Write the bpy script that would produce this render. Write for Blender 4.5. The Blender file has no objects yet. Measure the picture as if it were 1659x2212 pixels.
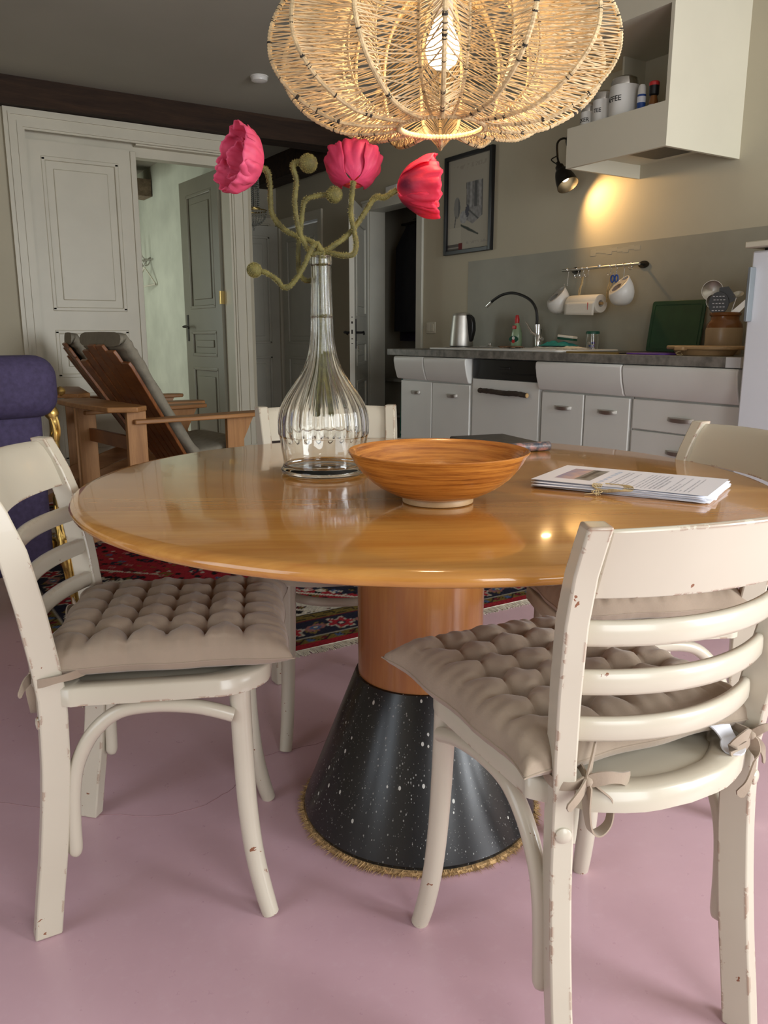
import bpy, math, random
import numpy as np
from mathutils import Vector, Matrix, noise
random.seed(7)
S = bpy.context.scene
COL = S.collection
PI = math.pi
R = math.radians

# ---------------------------------------------------------------- camera
F, CX, CY, H = 1750.0, 829.5, 1106.0, 1.03
PITCH = math.atan(382 / F); YAW = R(32.37)
fwd = np.array([math.sin(YAW) * math.cos(PITCH), math.cos(YAW) * math.cos(PITCH), -math.sin(PITCH)])
rgt = np.array([math.cos(YAW), -math.sin(YAW), 0]); upv = np.cross(rgt, fwd); CAM = np.array([0, 0, H])
cd = bpy.data.cameras.new('camera'); cam = bpy.data.objects.new('camera', cd); COL.objects.link(cam)
cd.sensor_fit = 'VERTICAL'; cd.sensor_height = 24; cd.lens = 24 * F / 2212; cd.clip_start = .02
cam.matrix_world = Matrix(((rgt[0], upv[0], -fwd[0], 0), (rgt[1], upv[1], -fwd[1], 0), (rgt[2], upv[2], -fwd[2], H), (0, 0, 0, 1)))
S.camera = cam
# survey helpers: where a sight line meets a real plane of the room
def ray(x, y): return fwd + rgt * (x - CX) / F - upv * (y - CY) / F
def atX(x, y, X): d = ray(x, y); return Vector(CAM + d * X / d[0])
def atY(x, y, Y): d = ray(x, y); return Vector(CAM + d * Y / d[1])
def atD(x, y, t): return Vector(CAM + ray(x, y) * t)

# ---------------------------------------------------------------- world, lights, exposure
S.view_settings.view_transform = 'Standard'; S.view_settings.look = 'None'
S.view_settings.gamma = 1; S.view_settings.use_curve_mapping = False
S.view_settings.exposure = 0.0
w = bpy.data.worlds.new('world'); S.world = w; w.use_nodes = True
bg = w.node_tree.nodes['Background']; bg.inputs[0].default_value = (.72, .84, 1, 1); bg.inputs[1].default_value = 1.0
def area(name, loc, rot, sx, sy, power, color):
    l = bpy.data.lights.new(name, 'AREA'); l.shape = 'RECTANGLE'; l.size = sx; l.size_y = sy; l.energy = power; l.color = color
    o = bpy.data.objects.new(name, l); COL.objects.link(o); o.location = loc; o.rotation_euler = rot; return o
# daylight entering by the real windows (wall_front y=-1.7, wall_left x=-1.6, vestibule)
area('daylight_front_right', (2.55, -1.66, 1.35), (R(90), 0, R(0)), 1.3, 1.9, 135, (.93, .97, 1))
area('daylight_front_left', (.35, -1.66, 1.35), (R(90), 0, R(0)), 1.1, 1.9, 42, (.97, .99, 1))
area('daylight_left', (-1.56, .9, 1.35), (R(90), 0, R(-90)), 1.2, 1.9, 16, (.88, .94, 1))
area('daylight_vestibule', (.55, 8.3, 1.4), (R(90), 0, R(-90)), 1.2, 1.6, 23, (.93, 1, .88))

# ---------------------------------------------------------------- materials
def newmat(name):
    m = bpy.data.materials.new(name); m.use_nodes = True
    nt = m.node_tree; b = nt.nodes['Principled BSDF']; return m, nt, b
def N(nt, t, **k):
    n = nt.nodes.new(t)
    for a, v in k.items(): setattr(n, a, v)
    return n
def coords(nt, scale=(1, 1, 1), rot=(0, 0, 0), kind='Object'):
    tc = N(nt, 'ShaderNodeTexCoord'); mp = N(nt, 'ShaderNodeMapping')
    mp.inputs['Scale'].default_value = scale; mp.inputs['Rotation'].default_value = rot
    nt.links.new(tc.outputs[kind], mp.inputs[0]); return mp.outputs[0]
def noise_n(nt, v, scale, detail=3, rough=.5, dist=0):
    n = N(nt, 'ShaderNodeTexNoise'); n.inputs['Scale'].default_value = scale; n.inputs['Detail'].default_value = detail
    n.inputs['Roughness'].default_value = rough; n.inputs['Distortion'].default_value = dist
    nt.links.new(v, n.inputs['Vector']); return n.outputs[0]
def ramp(nt, f, stops, interp='LINEAR'):
    r = N(nt, 'ShaderNodeValToRGB'); r.color_ramp.interpolation = interp
    el = r.color_ramp.elements
    while len(el) < len(stops): el.new(.5)
    for e, (p, c) in zip(el, stops): e.position = p; e.color = (*c, 1) if len(c) == 3 else c
    nt.links.new(f, r.inputs[0]); return r.outputs[0]
def mixc(nt, fac, a, b, mode='MIX'):
    m = N(nt, 'ShaderNodeMix', data_type='RGBA', blend_type=mode)
    if isinstance(fac, float): m.inputs[0].default_value = fac
    else: nt.links.new(fac, m.inputs[0])
    for i, x in ((6, a), (7, b)):
        if isinstance(x, (tuple, list)): m.inputs[i].default_value = (*x, 1)
        else: nt.links.new(x, m.inputs[i])
    return m.outputs[2]
def math_n(nt, op, a, b=None):
    m = N(nt, 'ShaderNodeMath', operation=op)
    for i, x in ((0, a), (1, b)):
        if x is None: continue
        if isinstance(x, (int, float)): m.inputs[i].default_value = x
        else: nt.links.new(x, m.inputs[i])
    return m.outputs[0]
def bump(nt, b, h, strength=.2, dist=.01):
    n = N(nt, 'ShaderNodeBump'); n.inputs['Strength'].default_value = strength; n.inputs['Distance'].default_value = dist
    nt.links.new(h, n.inputs['Height']); nt.links.new(n.outputs[0], b.inputs['Normal'])
def plain(name, c, rough=.5, metal=0, var=.06, vs=6, bmp=0, bs=60, spec=.5, coat=0):
    m, nt, b = newmat(name); v = coords(nt)
    f = noise_n(nt, v, vs, 4)
    d = tuple(max(0, x * (1 - var * 1.6)) for x in c); l = tuple(min(1, x * (1 + var)) for x in c)
    nt.links.new(ramp(nt, f, [(.3, d), (.7, l)]), b.inputs['Base Color'])
    b.inputs['Roughness'].default_value = rough; b.inputs['Metallic'].default_value = metal
    b.inputs['Specular IOR Level'].default_value = spec; b.inputs['Coat Weight'].default_value = coat
    if bmp: bump(nt, b, noise_n(nt, v, bs, 3), bmp, .003)
    return m
def wood(name, c1, c2, rough=.35, scale=(1, 1, 1), rot=(0, 0, 0), freq=6, bmp=.03, coat=0, c3=None):
    m, nt, b = newmat(name); v = coords(nt, scale, rot)
    f = noise_n(nt, v, freq, 6, .6, .6); g = noise_n(nt, v, freq * 7, 4, .6)
    mid = tuple((x + y) / 2 for x, y in zip(c1, c2))
    col = ramp(nt, f, [(.3, c2), (.5, mid), (.68, c1)])
    col = mixc(nt, ramp(nt, g, [(.35, (.35, .35, .35)), (.6, (0, 0, 0))]), col, c3 or c2)
    nt.links.new(col, b.inputs['Base Color']); b.inputs['Roughness'].default_value = rough
    b.inputs['Coat Weight'].default_value = coat; b.inputs['Coat Roughness'].default_value = .04
    if bmp: bump(nt, b, g, bmp, .002)
    return m
def colattr(name, rough=.8, bmp=0, spec=.3, trans=0):
    m, nt, b = newmat(name); a = N(nt, 'ShaderNodeVertexColor', layer_name='Col')
    nt.links.new(a.outputs[0], b.inputs['Base Color']); b.inputs['Roughness'].default_value = rough
    b.inputs['Specular IOR Level'].default_value = spec
    if bmp: bump(nt, b, noise_n(nt, coords(nt), 260, 3), bmp, .004)
    return m
def glassm(name, c=(1, 1, 1), rough=0.0, ior=1.45):
    m, nt, b = newmat(name); v = coords(nt)
    nt.links.new(ramp(nt, noise_n(nt, v, 3), [(0, c), (1, tuple(x * .985 for x in c))]), b.inputs['Base Color'])
    b.inputs['Transmission Weight'].default_value = 1; b.inputs['Roughness'].default_value = rough; b.inputs['IOR'].default_value = ior
    return m
def emis(name, c, s):
    m, nt, b = newmat(name); b.inputs['Emission Color'].default_value = (*c, 1); b.inputs['Emission Strength'].default_value = s
    b.inputs['Base Color'].default_value = (*c, 1); return m

M = {}
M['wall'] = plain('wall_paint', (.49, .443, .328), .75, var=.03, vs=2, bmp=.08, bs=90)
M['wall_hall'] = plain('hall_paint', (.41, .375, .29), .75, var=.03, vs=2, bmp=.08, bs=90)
M['splash'] = plain('splash_paint', (.31, .295, .235), .5, var=.05, vs=5, bmp=.05, bs=60)
M['ceil'] = plain('ceiling_paint', (.41, .40, .335), .85, var=.03, vs=2)
M['green'] = plain('green_wall_paint', (.54, .55, .44), .7, var=.10, vs=3.0, bmp=.15, bs=14)
M['trim'] = plain('trim_paint', (.605, .565, .448), .4, var=.03, vs=4)
M['leafdoor'] = plain('door_paint_olive', (.21, .195, .14), .35, var=.04, vs=4)
M['greydoor'] = plain('door_paint_grey', (.60, .585, .50), .4, var=.04, vs=4)
M['beam'] = wood('old_beam', (.055, .027, .012), (.018, .008, .004), .85, (.6, 6, 6), (0, 0, 0), 3, .3)
M['beamlight'] = wood('weathered_beam', (.30, .22, .14), (.12, .08, .05), .7, (6, .6, 6), (0, 0, 0), 3, .3)
M['hood'] = plain('hood_paint', (.62, .58, .46), .55, var=.02, vs=3)
M['tabletop'] = wood('maple_veneer', (.62, .31, .075), (.45, .185, .035), .14, (.5, 5, 5), (0, 0, 0), 3.0, 0, .55, (.40, .16, .035))
M['tablecol'] = wood('cherry_veneer', (.46, .205, .055), (.34, .125, .032), .25, (7, 7, .5), (0, 0, 0), 4, .01, .2)
M['teak'] = wood('teak', (.45, .22, .08), (.27, .12, .04), .5, (7, .7, 7), (0, 0, 0), 3, .1)
M['teakred'] = wood('teak_red', (.32, .115, .03), (.12, .035, .010), .4, (1.2, 8, 1.2), (0, 0, 0), 3, .1)
M['teakv'] = wood('teak_upright', (.47, .235, .085), (.30, .135, .045), .5, (8, 8, .7), (0, 0, 0), 3, .1)
M['sagecush'] = plain('grey_linen', (.26, .235, .18), .9, var=.08, vs=30, bmp=.3, bs=220)
M['cushion'] = plain('taupe_cotton', (.315, .245, .18), .8, var=.05, vs=14, bmp=.12, bs=240, spec=.35)
M['cushion'].node_tree.nodes['Principled BSDF'].inputs['Sheen Weight'].default_value = .25
M['purple'] = plain('purple_weave', (.052, .039, .095), .85, var=.16, vs=60, bmp=.3, bs=260)
M['gilt'] = plain('gilded_wood', (.62, .42, .13), .3, .9, var=.25, vs=30, bmp=.3, bs=40)
M['white_cab'] = plain('cabinet_enamel', (.75, .75, .71), .35, var=.02, vs=4)
M['fridge'] = plain('fridge_enamel', (.72, .745, .79), .3, var=.01, vs=4)
M['concrete'] = plain('grey_laminate', (.20, .19, .165), .45, var=.3, vs=26)
M['steel'] = plain('brushed_steel', (.60, .58, .54), .42, 1, var=.05, vs=20)
M['chrome'] = plain('chrome', (.8, .8, .8), .08, 1, var=.02)
M['darkmetal'] = plain('dark_bronze', (.03, .026, .02), .4, .6, var=.2, vs=20)
M['brass'] = plain('brass', (.55, .40, .15), .3, 1, var=.1)
M['black'] = plain('black_plastic', (.008, .008, .009), .35, var=.05)
M['blackfab'] = plain('black_cloth', (.010, .009, .012), .9, var=.2, vs=20)
M['darkpurple'] = plain('dark_violet_cloth', (.030, .02, .045), .9, var=.2, vs=20)
M['white'] = plain('white_ceramic', (.72, .70, .66), .3, var=.02)
M['paper'] = plain('kitchen_paper', (.78, .74, .66), .9, var=.03, bmp=.3, bs=120)
M['green_board'] = plain('green_plastic', (.018, .06, .022), .5, var=.12, vs=12)
M['stoneware'] = plain('stoneware', (.40, .29, .17), .3, var=.06, vs=10)
M['brownglaze'] = plain('brown_glaze', (.22, .085, .022), .15, var=.15, vs=10)
M['lightwood'] = wood('pale_wood', (.50, .33, .17), (.36, .22, .10), .5, (1, 6, 6), (0, 0, 0), 5, .05)
M['bark'] = wood('bark', (.085, .06, .042), (.025, .017, .012), .9, (8, 1, 8), (0, 0, 0), 5, 1.0)
M['endgrain'] = plain('end_grain', (.55, .35, .15), .7, var=.1, vs=20)
M['red'] = plain('red_plastic', (.55, .03, .03), .35)
M['lidgreen'] = plain('green_lid', (.01, .09, .06), .35)
M['liquid'] = plain('green_liquid', (.30, .42, .26), .2, var=.04)
M['blue'] = plain('blue_plastic', (.02, .07, .30), .4)
M['teal'] = plain('teal_cloth', (.03, .30, .27), .9, var=.12, vs=30)
M['violet'] = plain('violet_plastic', (.14, .05, .36), .4)
M['rubber'] = plain('rubber', (.012, .012, .012), .5)
M['twine'] = plain('twine', (.50, .38, .20), .9, var=.2, vs=80, bmp=.4, bs=300)
M['jute'] = plain('jute_pile', (.42, .27, .12), .95, var=.35, vs=120)
M['print'] = colattr('printed_paper', .35, 0, .5)
M['poster'] = colattr('poster_print', .6)
M['rug'] = colattr('rug_pile', .95, .6, .1)
M['fringe'] = plain('cotton_fringe', (.68, .62, .52), .95, var=.12, vs=60)
M['petal'] = None
M['stem'] = plain('hairy_stem', (.10, .088, .020), .75, var=.3, vs=60, bmp=.5, bs=300)
M['fuzz'] = plain('stem_hair', (.33, .28, .09), .8, var=.1)
M['glass'] = glassm('clear_glass', (.99, 1, .99))
M['bulbglass'] = emis('bulb_glow', (1, .80, .50), 16)
M['crystal'] = plain('crystal', (.42, .42, .36), .12, .35, var=.3, vs=90)
M['rattan'] = plain('wrapped_rattan', (.60, .45, .25), .65, var=.22, vs=50, bmp=.4, bs=200)
M['string'] = plain('paper_string', (.66, .50, .29), .65, var=.2, vs=40)
M['blackmark'] = plain('dark_binding', (.02, .016, .012), .7)
M['ink'] = plain('black_ink', (.02, .02, .02), .6)
M['label'] = plain('label_white', (.75, .76, .82), .5)
M['dotcloth'] = None
M['filter'] = plain('filter_mesh', (.07, .065, .055), .5, .3, var=.1, vs=80)
# floor: glossy pink poured floor
m, nt, b = newmat('pink_floor'); v = coords(nt)
f1 = noise_n(nt, v, 1.6, 6, .6, .4); f2 = noise_n(nt, v, 30, 5, .7)
c = ramp(nt, f1, [(.3, (.52, .330, .378)), (.7, (.60, .398, .45))])
c = mixc(nt, ramp(nt, f2, [(.55, (0, 0, 0)), (.8, (.25, .25, .25))]), c, (.66, .50, .55))
nt.links.new(c, b.inputs['Base Color'])
nt.links.new(ramp(nt, f2, [(.3, (.26, .26, .26)), (.8, (.40, .40, .40))]), b.inputs['Roughness'])
bump(nt, b, f1, .05, .02); M['floor'] = m
# terrazzo cone
m, nt, b = newmat('black_terrazzo'); v = coords(nt)
def flecks(scale, thr, seed):
    vo = N(nt, 'ShaderNodeTexVoronoi', feature='F1'); vo.inputs['Scale'].default_value = scale; vo.inputs['Randomness'].default_value = 1
    mp = N(nt, 'ShaderNodeMapping'); mp.inputs['Location'].default_value = (seed, seed, seed); mp.inputs['Scale'].default_value = (1, 1, .55)
    nt.links.new(v, mp.inputs[0]); nt.links.new(mp.outputs[0], vo.inputs['Vector'])
    sep = N(nt, 'ShaderNodeSeparateColor'); nt.links.new(vo.outputs['Color'], sep.inputs[0])
    return math_n(nt, 'MULTIPLY', math_n(nt, 'LESS_THAN', vo.outputs['Distance'], .24), math_n(nt, 'LESS_THAN', sep.outputs[0], thr))
fl = math_n(nt, 'MAXIMUM', math_n(nt, 'MULTIPLY', flecks(190, .17, 0), .45), flecks(85, .06, 3))
fl = math_n(nt, 'MAXIMUM', fl, math_n(nt, 'MULTIPLY', flecks(330, .2, 7), .25))
nt.links.new(mixc(nt, fl, (.011, .012, .013), (.5, .5, .46)), b.inputs['Base Color'])
b.inputs['Roughness'].default_value = .27; M['terrazzo'] = m
# chipped cream chair paint
m, nt, b = newmat('chipped_cream_paint'); v = coords(nt)
tc = N(nt, 'ShaderNodeTexCoord'); sp = N(nt, 'ShaderNodeSeparateXYZ'); nt.links.new(tc.outputs['Object'], sp.inputs[0])
chip = noise_n(nt, v, 42, 3, .6, .3)
low = math_n(nt, 'MULTIPLY', math_n(nt, 'LESS_THAN', sp.outputs[2], .14), .05)
spots = math_n(nt, 'GREATER_THAN', math_n(nt, 'ADD', chip, low), .735)
bv = N(nt, 'ShaderNodeBevel', samples=4); bv.inputs['Radius'].default_value = .006
geo = N(nt, 'ShaderNodeNewGeometry'); dt = N(nt, 'ShaderNodeVectorMath', operation='DOT_PRODUCT')
nt.links.new(bv.outputs[0], dt.inputs[0]); nt.links.new(geo.outputs['Normal'], dt.inputs[1])
edge = math_n(nt, 'LESS_THAN', dt.outputs['Value'], .972)
edge = math_n(nt, 'MULTIPLY', edge, math_n(nt, 'GREATER_THAN', math_n(nt, 'ADD', noise_n(nt, v, 26, 4, .7), math_n(nt, 'MULTIPLY', math_n(nt, 'GREATER_THAN', sp.outputs[2], .812), .09)), .565))
mask = math_n(nt, 'MAXIMUM', spots, edge)
tone = ramp(nt, noise_n(nt, v, 3, 3), [(.3, (.52, .47, .375)), (.7, (.58, .53, .43))])
nt.links.new(mixc(nt, mask, tone, (.24, .10, .05)), b.inputs['Base Color'])
b.inputs['Roughness'].default_value = .28; b.inputs['Coat Weight'].default_value = .2
bump(nt, b, noise_n(nt, v, 14, 3), .06, .004); M['chair'] = m
# coiled bamboo bowl
m, nt, b = newmat('coiled_bamboo'); v = coords(nt, (1.2, 1.2, 34)); v2 = coords(nt)
g = noise_n(nt, v, 4, 6, .75, .25)
nt.links.new(ramp(nt, g, [(.28, (.05, .012, .003)), (.40, (.28, .085, .014)), (.55, (.48, .18, .03)), (.75, (.62, .27, .055))]), b.inputs['Base Color'])
b.inputs['Roughness'].default_value = .22; b.inputs['Coat Weight'].default_value = .5
bump(nt, b, g, .25, .002); M['bamboo'] = m
# petals: colour attribute, thin translucent
m, nt, b = newmat('poppy_petal'); a = N(nt, 'ShaderNodeVertexColor', layer_name='Col')
nt.links.new(a.outputs[0], b.inputs['Base Color']); b.inputs['Roughness'].default_value = .55
tr = N(nt, 'ShaderNodeBsdfTranslucent'); nt.links.new(a.outputs[0], tr.inputs[0]); mx = N(nt, 'ShaderNodeMixShader'); mx.inputs[0].default_value = .4
nt.links.new(b.outputs[0], mx.inputs[1]); nt.links.new(tr.outputs[0], mx.inputs[2]); nt.links.new(mx.outputs[0], nt.nodes['Material Output'].inputs[0])
bump(nt, b, noise_n(nt, coords(nt), 90, 3), .3, .004); M['petal'] = m
# teal cloth with pale dots
m, nt, b = newmat('dotted_teal_cloth'); v = coords(nt)
vo = N(nt, 'ShaderNodeTexVoronoi'); vo.inputs['Scale'].default_value = 22; vo.inputs['Randomness'].default_value = .4; nt.links.new(v, vo.inputs['Vector'])
nt.links.new(mixc(nt, math_n(nt, 'LESS_THAN', vo.outputs['Distance'], .27), (.04, .20, .16), (.62, .66, .60)), b.inputs['Base Color'])
b.inputs['Roughness'].default_value = .9; M['dotcloth'] = m
# marbled box cover
m, nt, b = newmat('marbled_case'); v = coords(nt)
nt.links.new(ramp(nt, noise_n(nt, v, 60, 4), [(.35, (.02, .03, .06)), (.5, (.12, .10, .10)), (.62, (.35, .18, .16))]), b.inputs['Base Color'])
b.inputs['Roughness'].default_value = .4; M['marbled'] = m

# ---------------------------------------------------------------- mesh helpers
class MB:
    def __init__(s): s.v = []; s.f = []
    def add(s, vs, fs):
        o = len(s.v); s.v += [tuple(x) for x in vs]; s.f += [tuple(i + o for i in f) for f in fs]; return s
    def box(s, a, b_, mat=None):
        x0, y0, z0 = a; x1, y1, z1 = b_
        vs = [Vector(p) for p in ((x0, y0, z0), (x1, y0, z0), (x1, y1, z0), (x0, y1, z0), (x0, y0, z1), (x1, y0, z1), (x1, y1, z1), (x0, y1, z1))]
        if mat is not None: vs = [mat @ p for p in vs]
        return s.add(vs, [(3, 2, 1, 0), (4, 5, 6, 7), (0, 1, 5, 4), (1, 2, 6, 5), (2, 3, 7, 6), (3, 0, 4, 7)])
    def prism(s, poly, z0, z1, fn=lambda x, y, z: (x, y, z)):
        n = len(poly)
        vs = [fn(x, y, z0) for x, y in poly] + [fn(x, y, z1) for x, y in poly]
        return s.add(vs, [tuple(range(n - 1, -1, -1)), tuple(range(n, 2 * n))] + [(i, (i + 1) % n, n + (i + 1) % n, n + i) for i in range(n)])
    def tube(s, pts, rad, n=8, flat=None, up=None, caps=True, closed=False):
        pts = [Vector(p) for p in pts]; L = len(pts)
        if not hasattr(rad, '__len__'): rad = [rad] * L
        vs = []; prev = None
        for i, p in enumerate(pts):
            if closed: t = pts[(i + 1) % L] - pts[i - 1]
            else: t = pts[min(i + 1, L - 1)] - pts[max(i - 1, 0)]
            t = t.normalized() if t.length > 1e-9 else Vector((0, 0, 1))
            if up is not None: a = Vector(up)
            elif prev is not None: a = prev
            else: a = Vector((0, 0, 1)) if abs(t.z) < .9 else Vector((1, 0, 0))
            u = (a - t * a.dot(t)); u = u.normalized() if u.length > 1e-6 else t.orthogonal().normalized()
            wv = t.cross(u); prev = u
            fu, fw = flat if flat else (1, 1)
            for k in range(n):
                an = 2 * PI * k / n + (PI / n if n == 4 else 0)
                vs.append(p + u * math.cos(an) * rad[i] * fu + wv * math.sin(an) * rad[i] * fw)
        fs = []
        for i in range(L if closed else L - 1):
            j = (i + 1) % L
            for k in range(n): fs.append((i * n + k, i * n + (k + 1) % n, j * n + (k + 1) % n, j * n + k))
        if caps and not closed: fs += [tuple(range(n - 1, -1, -1)), tuple((L - 1) * n + k for k in range(n))]
        return s.add(vs, fs)
    def sweep(s, secs):                                # list of closed sections (same length), capped
        n = len(secs[0]); vs = [p for q in secs for p in q]; L = len(secs)
        fs = [(i * n + k, i * n + (k + 1) % n, (i + 1) * n + (k + 1) % n, (i + 1) * n + k) for i in range(L - 1) for k in range(n)]
        fs += [tuple(range(n - 1, -1, -1)), tuple((L - 1) * n + k for k in range(n))]
        return s.add(vs, fs)
    def lathe(s, prof, n=48, mod=None, c=(0, 0, 0), closed=False):
        vs = []
        for r, z in prof:
            for k in range(n):
                a = 2 * PI * k / n; rr = r * (mod(a, z) if mod else 1); vs.append((c[0] + rr * math.cos(a), c[1] + rr * math.sin(a), c[2] + z))
        L = len(prof); fs = []
        for i in range(L if closed else L - 1):
            j = (i + 1) % L
            for k in range(n): fs.append((i * n + k, i * n + (k + 1) % n, j * n + (k + 1) % n, j * n + k))
        if not closed: fs += [tuple(range(n - 1, -1, -1)), tuple((L - 1) * n + k for k in range(n))]
        return s.add(vs, fs)
    def grid(s, fn, nu, nv, cu=False):
        vs = [fn(i / nu if cu else i / (nu - 1), j / (nv - 1)) for j in range(nv) for i in range(nu)]
        fs = [(j * nu + i, j * nu + (i + 1) % nu, (j + 1) * nu + (i + 1) % nu, (j + 1) * nu + i) for j in range(nv - 1) for i in range(nu if cu else nu - 1)]
        return s.add(vs, fs)
    def xf(s, mat): s.v = [tuple(mat @ Vector(p)) for p in s.v]; return s
    def build(s, name, mat, parent=None, smooth=True, bevel=0, seg=2, sub=0, solid=0, angle=40, kind=None, label=None):
        me = bpy.data.meshes.new(name); me.from_pydata(s.v, [], s.f); me.update()
        if mat: me.materials.append(mat)
        if smooth:
            me.polygons.foreach_set('use_smooth', [True] * len(me.polygons)); me.set_sharp_from_angle(angle=R(angle))
        o = bpy.data.objects.new(name, me); COL.objects.link(o)
        if parent: o.parent = parent
        if solid: md = o.modifiers.new('solid', 'SOLIDIFY'); md.thickness = solid; md.offset = 0
        if sub: md = o.modifiers.new('sub', 'SUBSURF'); md.levels = md.render_levels = sub
        if bevel: md = o.modifiers.new('bevel', 'BEVEL'); md.width = bevel; md.segments = seg; md.limit_method = 'ANGLE'; md.angle_limit = R(40)
        if kind: o['kind'] = kind
        if label: o['label'] = label
        return o
def cattr(o, cols):
    me = o.data; a = me.color_attributes.new('Col', 'FLOAT_COLOR', 'POINT')
    arr = np.ones((len(me.vertices), 4), 'f'); arr[:, :3] = cols; a.data.foreach_set('color', arr.ravel())
def thing(name, label, cat, loc=(0, 0, 0), rz=0, group=None):
    o = bpy.data.objects.new(name, None); COL.objects.link(o); o.empty_display_size = .05
    o.location = loc; o.rotation_euler = (0, 0, rz); o['label'] = label; o['category'] = cat
    if group: o['group'] = group
    return o
def tag(o, label, cat, group=None):
    o['label'] = label; o['category'] = cat
    if group: o['group'] = group
    return o
def struct(name, mb, mat, parent=None, **k):
    o = mb.build(name, mat, parent, **k)
    if not parent: o['kind'] = 'structure'
    return o
def spline(pts, n=8):
    P = [Vector(p) for p in pts]; out = []
    Q = [P[0] * 2 - P[1]] + P + [P[-1] * 2 - P[-2]]
    for i in range(1, len(Q) - 2):
        a, b_, c_, d = Q[i - 1:i + 3]
        for k in range(n):
            t = k / n; out.append(.5 * ((2 * b_) + (c_ - a) * t + (2 * a - 5 * b_ + 4 * c_ - d) * t * t + (3 * b_ - a - 3 * c_ + d) * t ** 3))
    out.append(P[-1]); return out
def lerp(xs, ys, x):
    return float(np.interp(x, xs, ys))
def rot_to(axis):                                      # matrix whose Z is axis
    return Vector(axis).normalized().to_track_quat('Z', 'Y').to_matrix().to_4x4()
def text_mesh(txt, size, name, mat, parent, mtx, ext=.0006):
    cu = bpy.data.curves.new('txt', 'FONT'); cu.body = txt; cu.size = size; cu.extrude = ext; cu.align_x = 'CENTER'; cu.align_y = 'CENTER'; cu.offset = size * .012
    to = bpy.data.objects.new('txt', cu); COL.objects.link(to); bpy.context.view_layer.update()
    me = bpy.data.meshes.new_from_object(to); bpy.data.objects.remove(to)
    me.transform(mtx); me.materials.clear(); me.materials.append(mat); me.name = name
    o = bpy.data.objects.new(name, me); COL.objects.link(o)
    if parent: o.parent = parent
    return o

# ================================================================ ROOM
CZ = 2.64; XR = 3.65; YB = 6.10
fl = struct('floor', MB().box((-1.75, -1.85, -.1), (5.2, 10.2, 0)), M['floor'])
crk = [(.1, 1.9, .0002), (.42, 1.62, .0002), (.60, 1.62, .0002), (.72, 1.72, .0002), (.95, 1.72, .0002), (1.3, 1.9, .0002)]
crk = [p + Vector((random.uniform(-.004, .004), random.uniform(-.004, .004), 0)) for p in spline(crk, 10)]
MB().tube(crk, .0007, 4).build('hairline_crack', plain('crack_dark', (.36, .21, .22), .8), fl)
struct('ceiling', MB().box((-1.75, -1.85, CZ), (5.2, 10.2, CZ + .1)), M['ceil'])
# right (kitchen) wall with doorway y 5.27-5.99
mb = MB(); T = .14
mb.box((XR, -1.85, 0), (XR + T, 5.27, CZ)); mb.box((XR, 5.27, 2.03), (XR + T, 5.99, CZ)); mb.box((XR, 5.99, 0), (XR + T, 6.86, CZ)); mb.box((XR, 6.86, 2.06), (XR + T, 7.68, CZ)); mb.box((XR, 7.68, 0), (XR + T, 7.80, CZ))
wr = struct('wall_right', mb, M['wall'], smooth=False)
MB().box((XR - .003, 2.0, .93), (XR, 4.655, 1.53)).build('splash_panel', M['splash'], wr, smooth=False)
mb = MB()
for i in range(9):
    y = 3.15 + i * .04; mb.box((XR - .0038 - i * .00005, y, 1.485 + .008 * math.sin(i * 2.1)), (XR - .003, y + .042, 1.508 + .006 * math.sin(i * 1.7)))
mb.build('patch_of_filler', plain('filler_patch', (.335, .32, .26), .6), wr, smooth=False)
# casing around doorway
mb = MB()
mb.box((XR - .02, 5.20, 0), (XR, 5.275, 2.10)); mb.box((XR - .02, 5.985, 0), (XR, 6.06, 2.10)); mb.box((XR - .022, 5.197, 2.02), (XR, 6.063, 2.10)); mb.box((XR - .03, 5.19, 2.085), (XR, 6.07, 2.105))
mb.box((XR, 5.262, 0), (XR + T, 5.272, 2.03)); mb.box((XR, 5.975, 0), (XR + T + .01, 5.99, 2.03)); mb.box((XR, 5.262, 2.02), (XR + T, 5.99, 2.035))
struct('trim_1', mb, M['greydoor'], bevel=.003)
# back wall (y 6.1) with sliding door opening
mb = MB()
mb.box((-1.75, YB, 0), (1.05, YB + .16, CZ)); mb.box((1.05, YB, 2.40), (2.50, YB + .16, CZ)); mb.box((2.50, YB, 0), (2.66, YB + .16, CZ))
struct('wall_back', mb, M['wall'], smooth=False)
def casing(mb, x0, x1, zt, y, wd, steps=((0, .02), (.22, .030), (.34, .018), (.62, .026), (.9, .014))):
    for k, (fr, th) in enumerate(steps):
        e = steps[k + 1][0] if k + 1 < len(steps) else 1
        a = fr * wd; b_ = e * wd
        mb.box((x0 - wd + a, y - th - .012, 0), (x0 - wd + b_, y, zt + wd - b_)); mb.box((x1 + wd - b_, y - th - .012, 0), (x1 + wd - a, y, zt + wd - b_))
        mb.box((x0 - wd + a, y - th - .012, zt + wd - b_), (x1 + wd - a, y, zt + wd - a))
mb = MB(); casing(mb, 1.07, 2.495, 2.345, YB, .125)
mb.box((2.485, YB - .045, 0), (2.625, YB, .17))
mb.box((2.48, YB - .01, 0), (2.50, YB + .17, 2.4)); mb.box((1.05, YB + .07, 2.27), (2.50, YB + .165, 2.42)); mb.box((1.80, YB + .0, 2.335), (2.49, YB + .08, 2.40))
struct('trim_2', mb, M['trim'], smooth=False)
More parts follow.
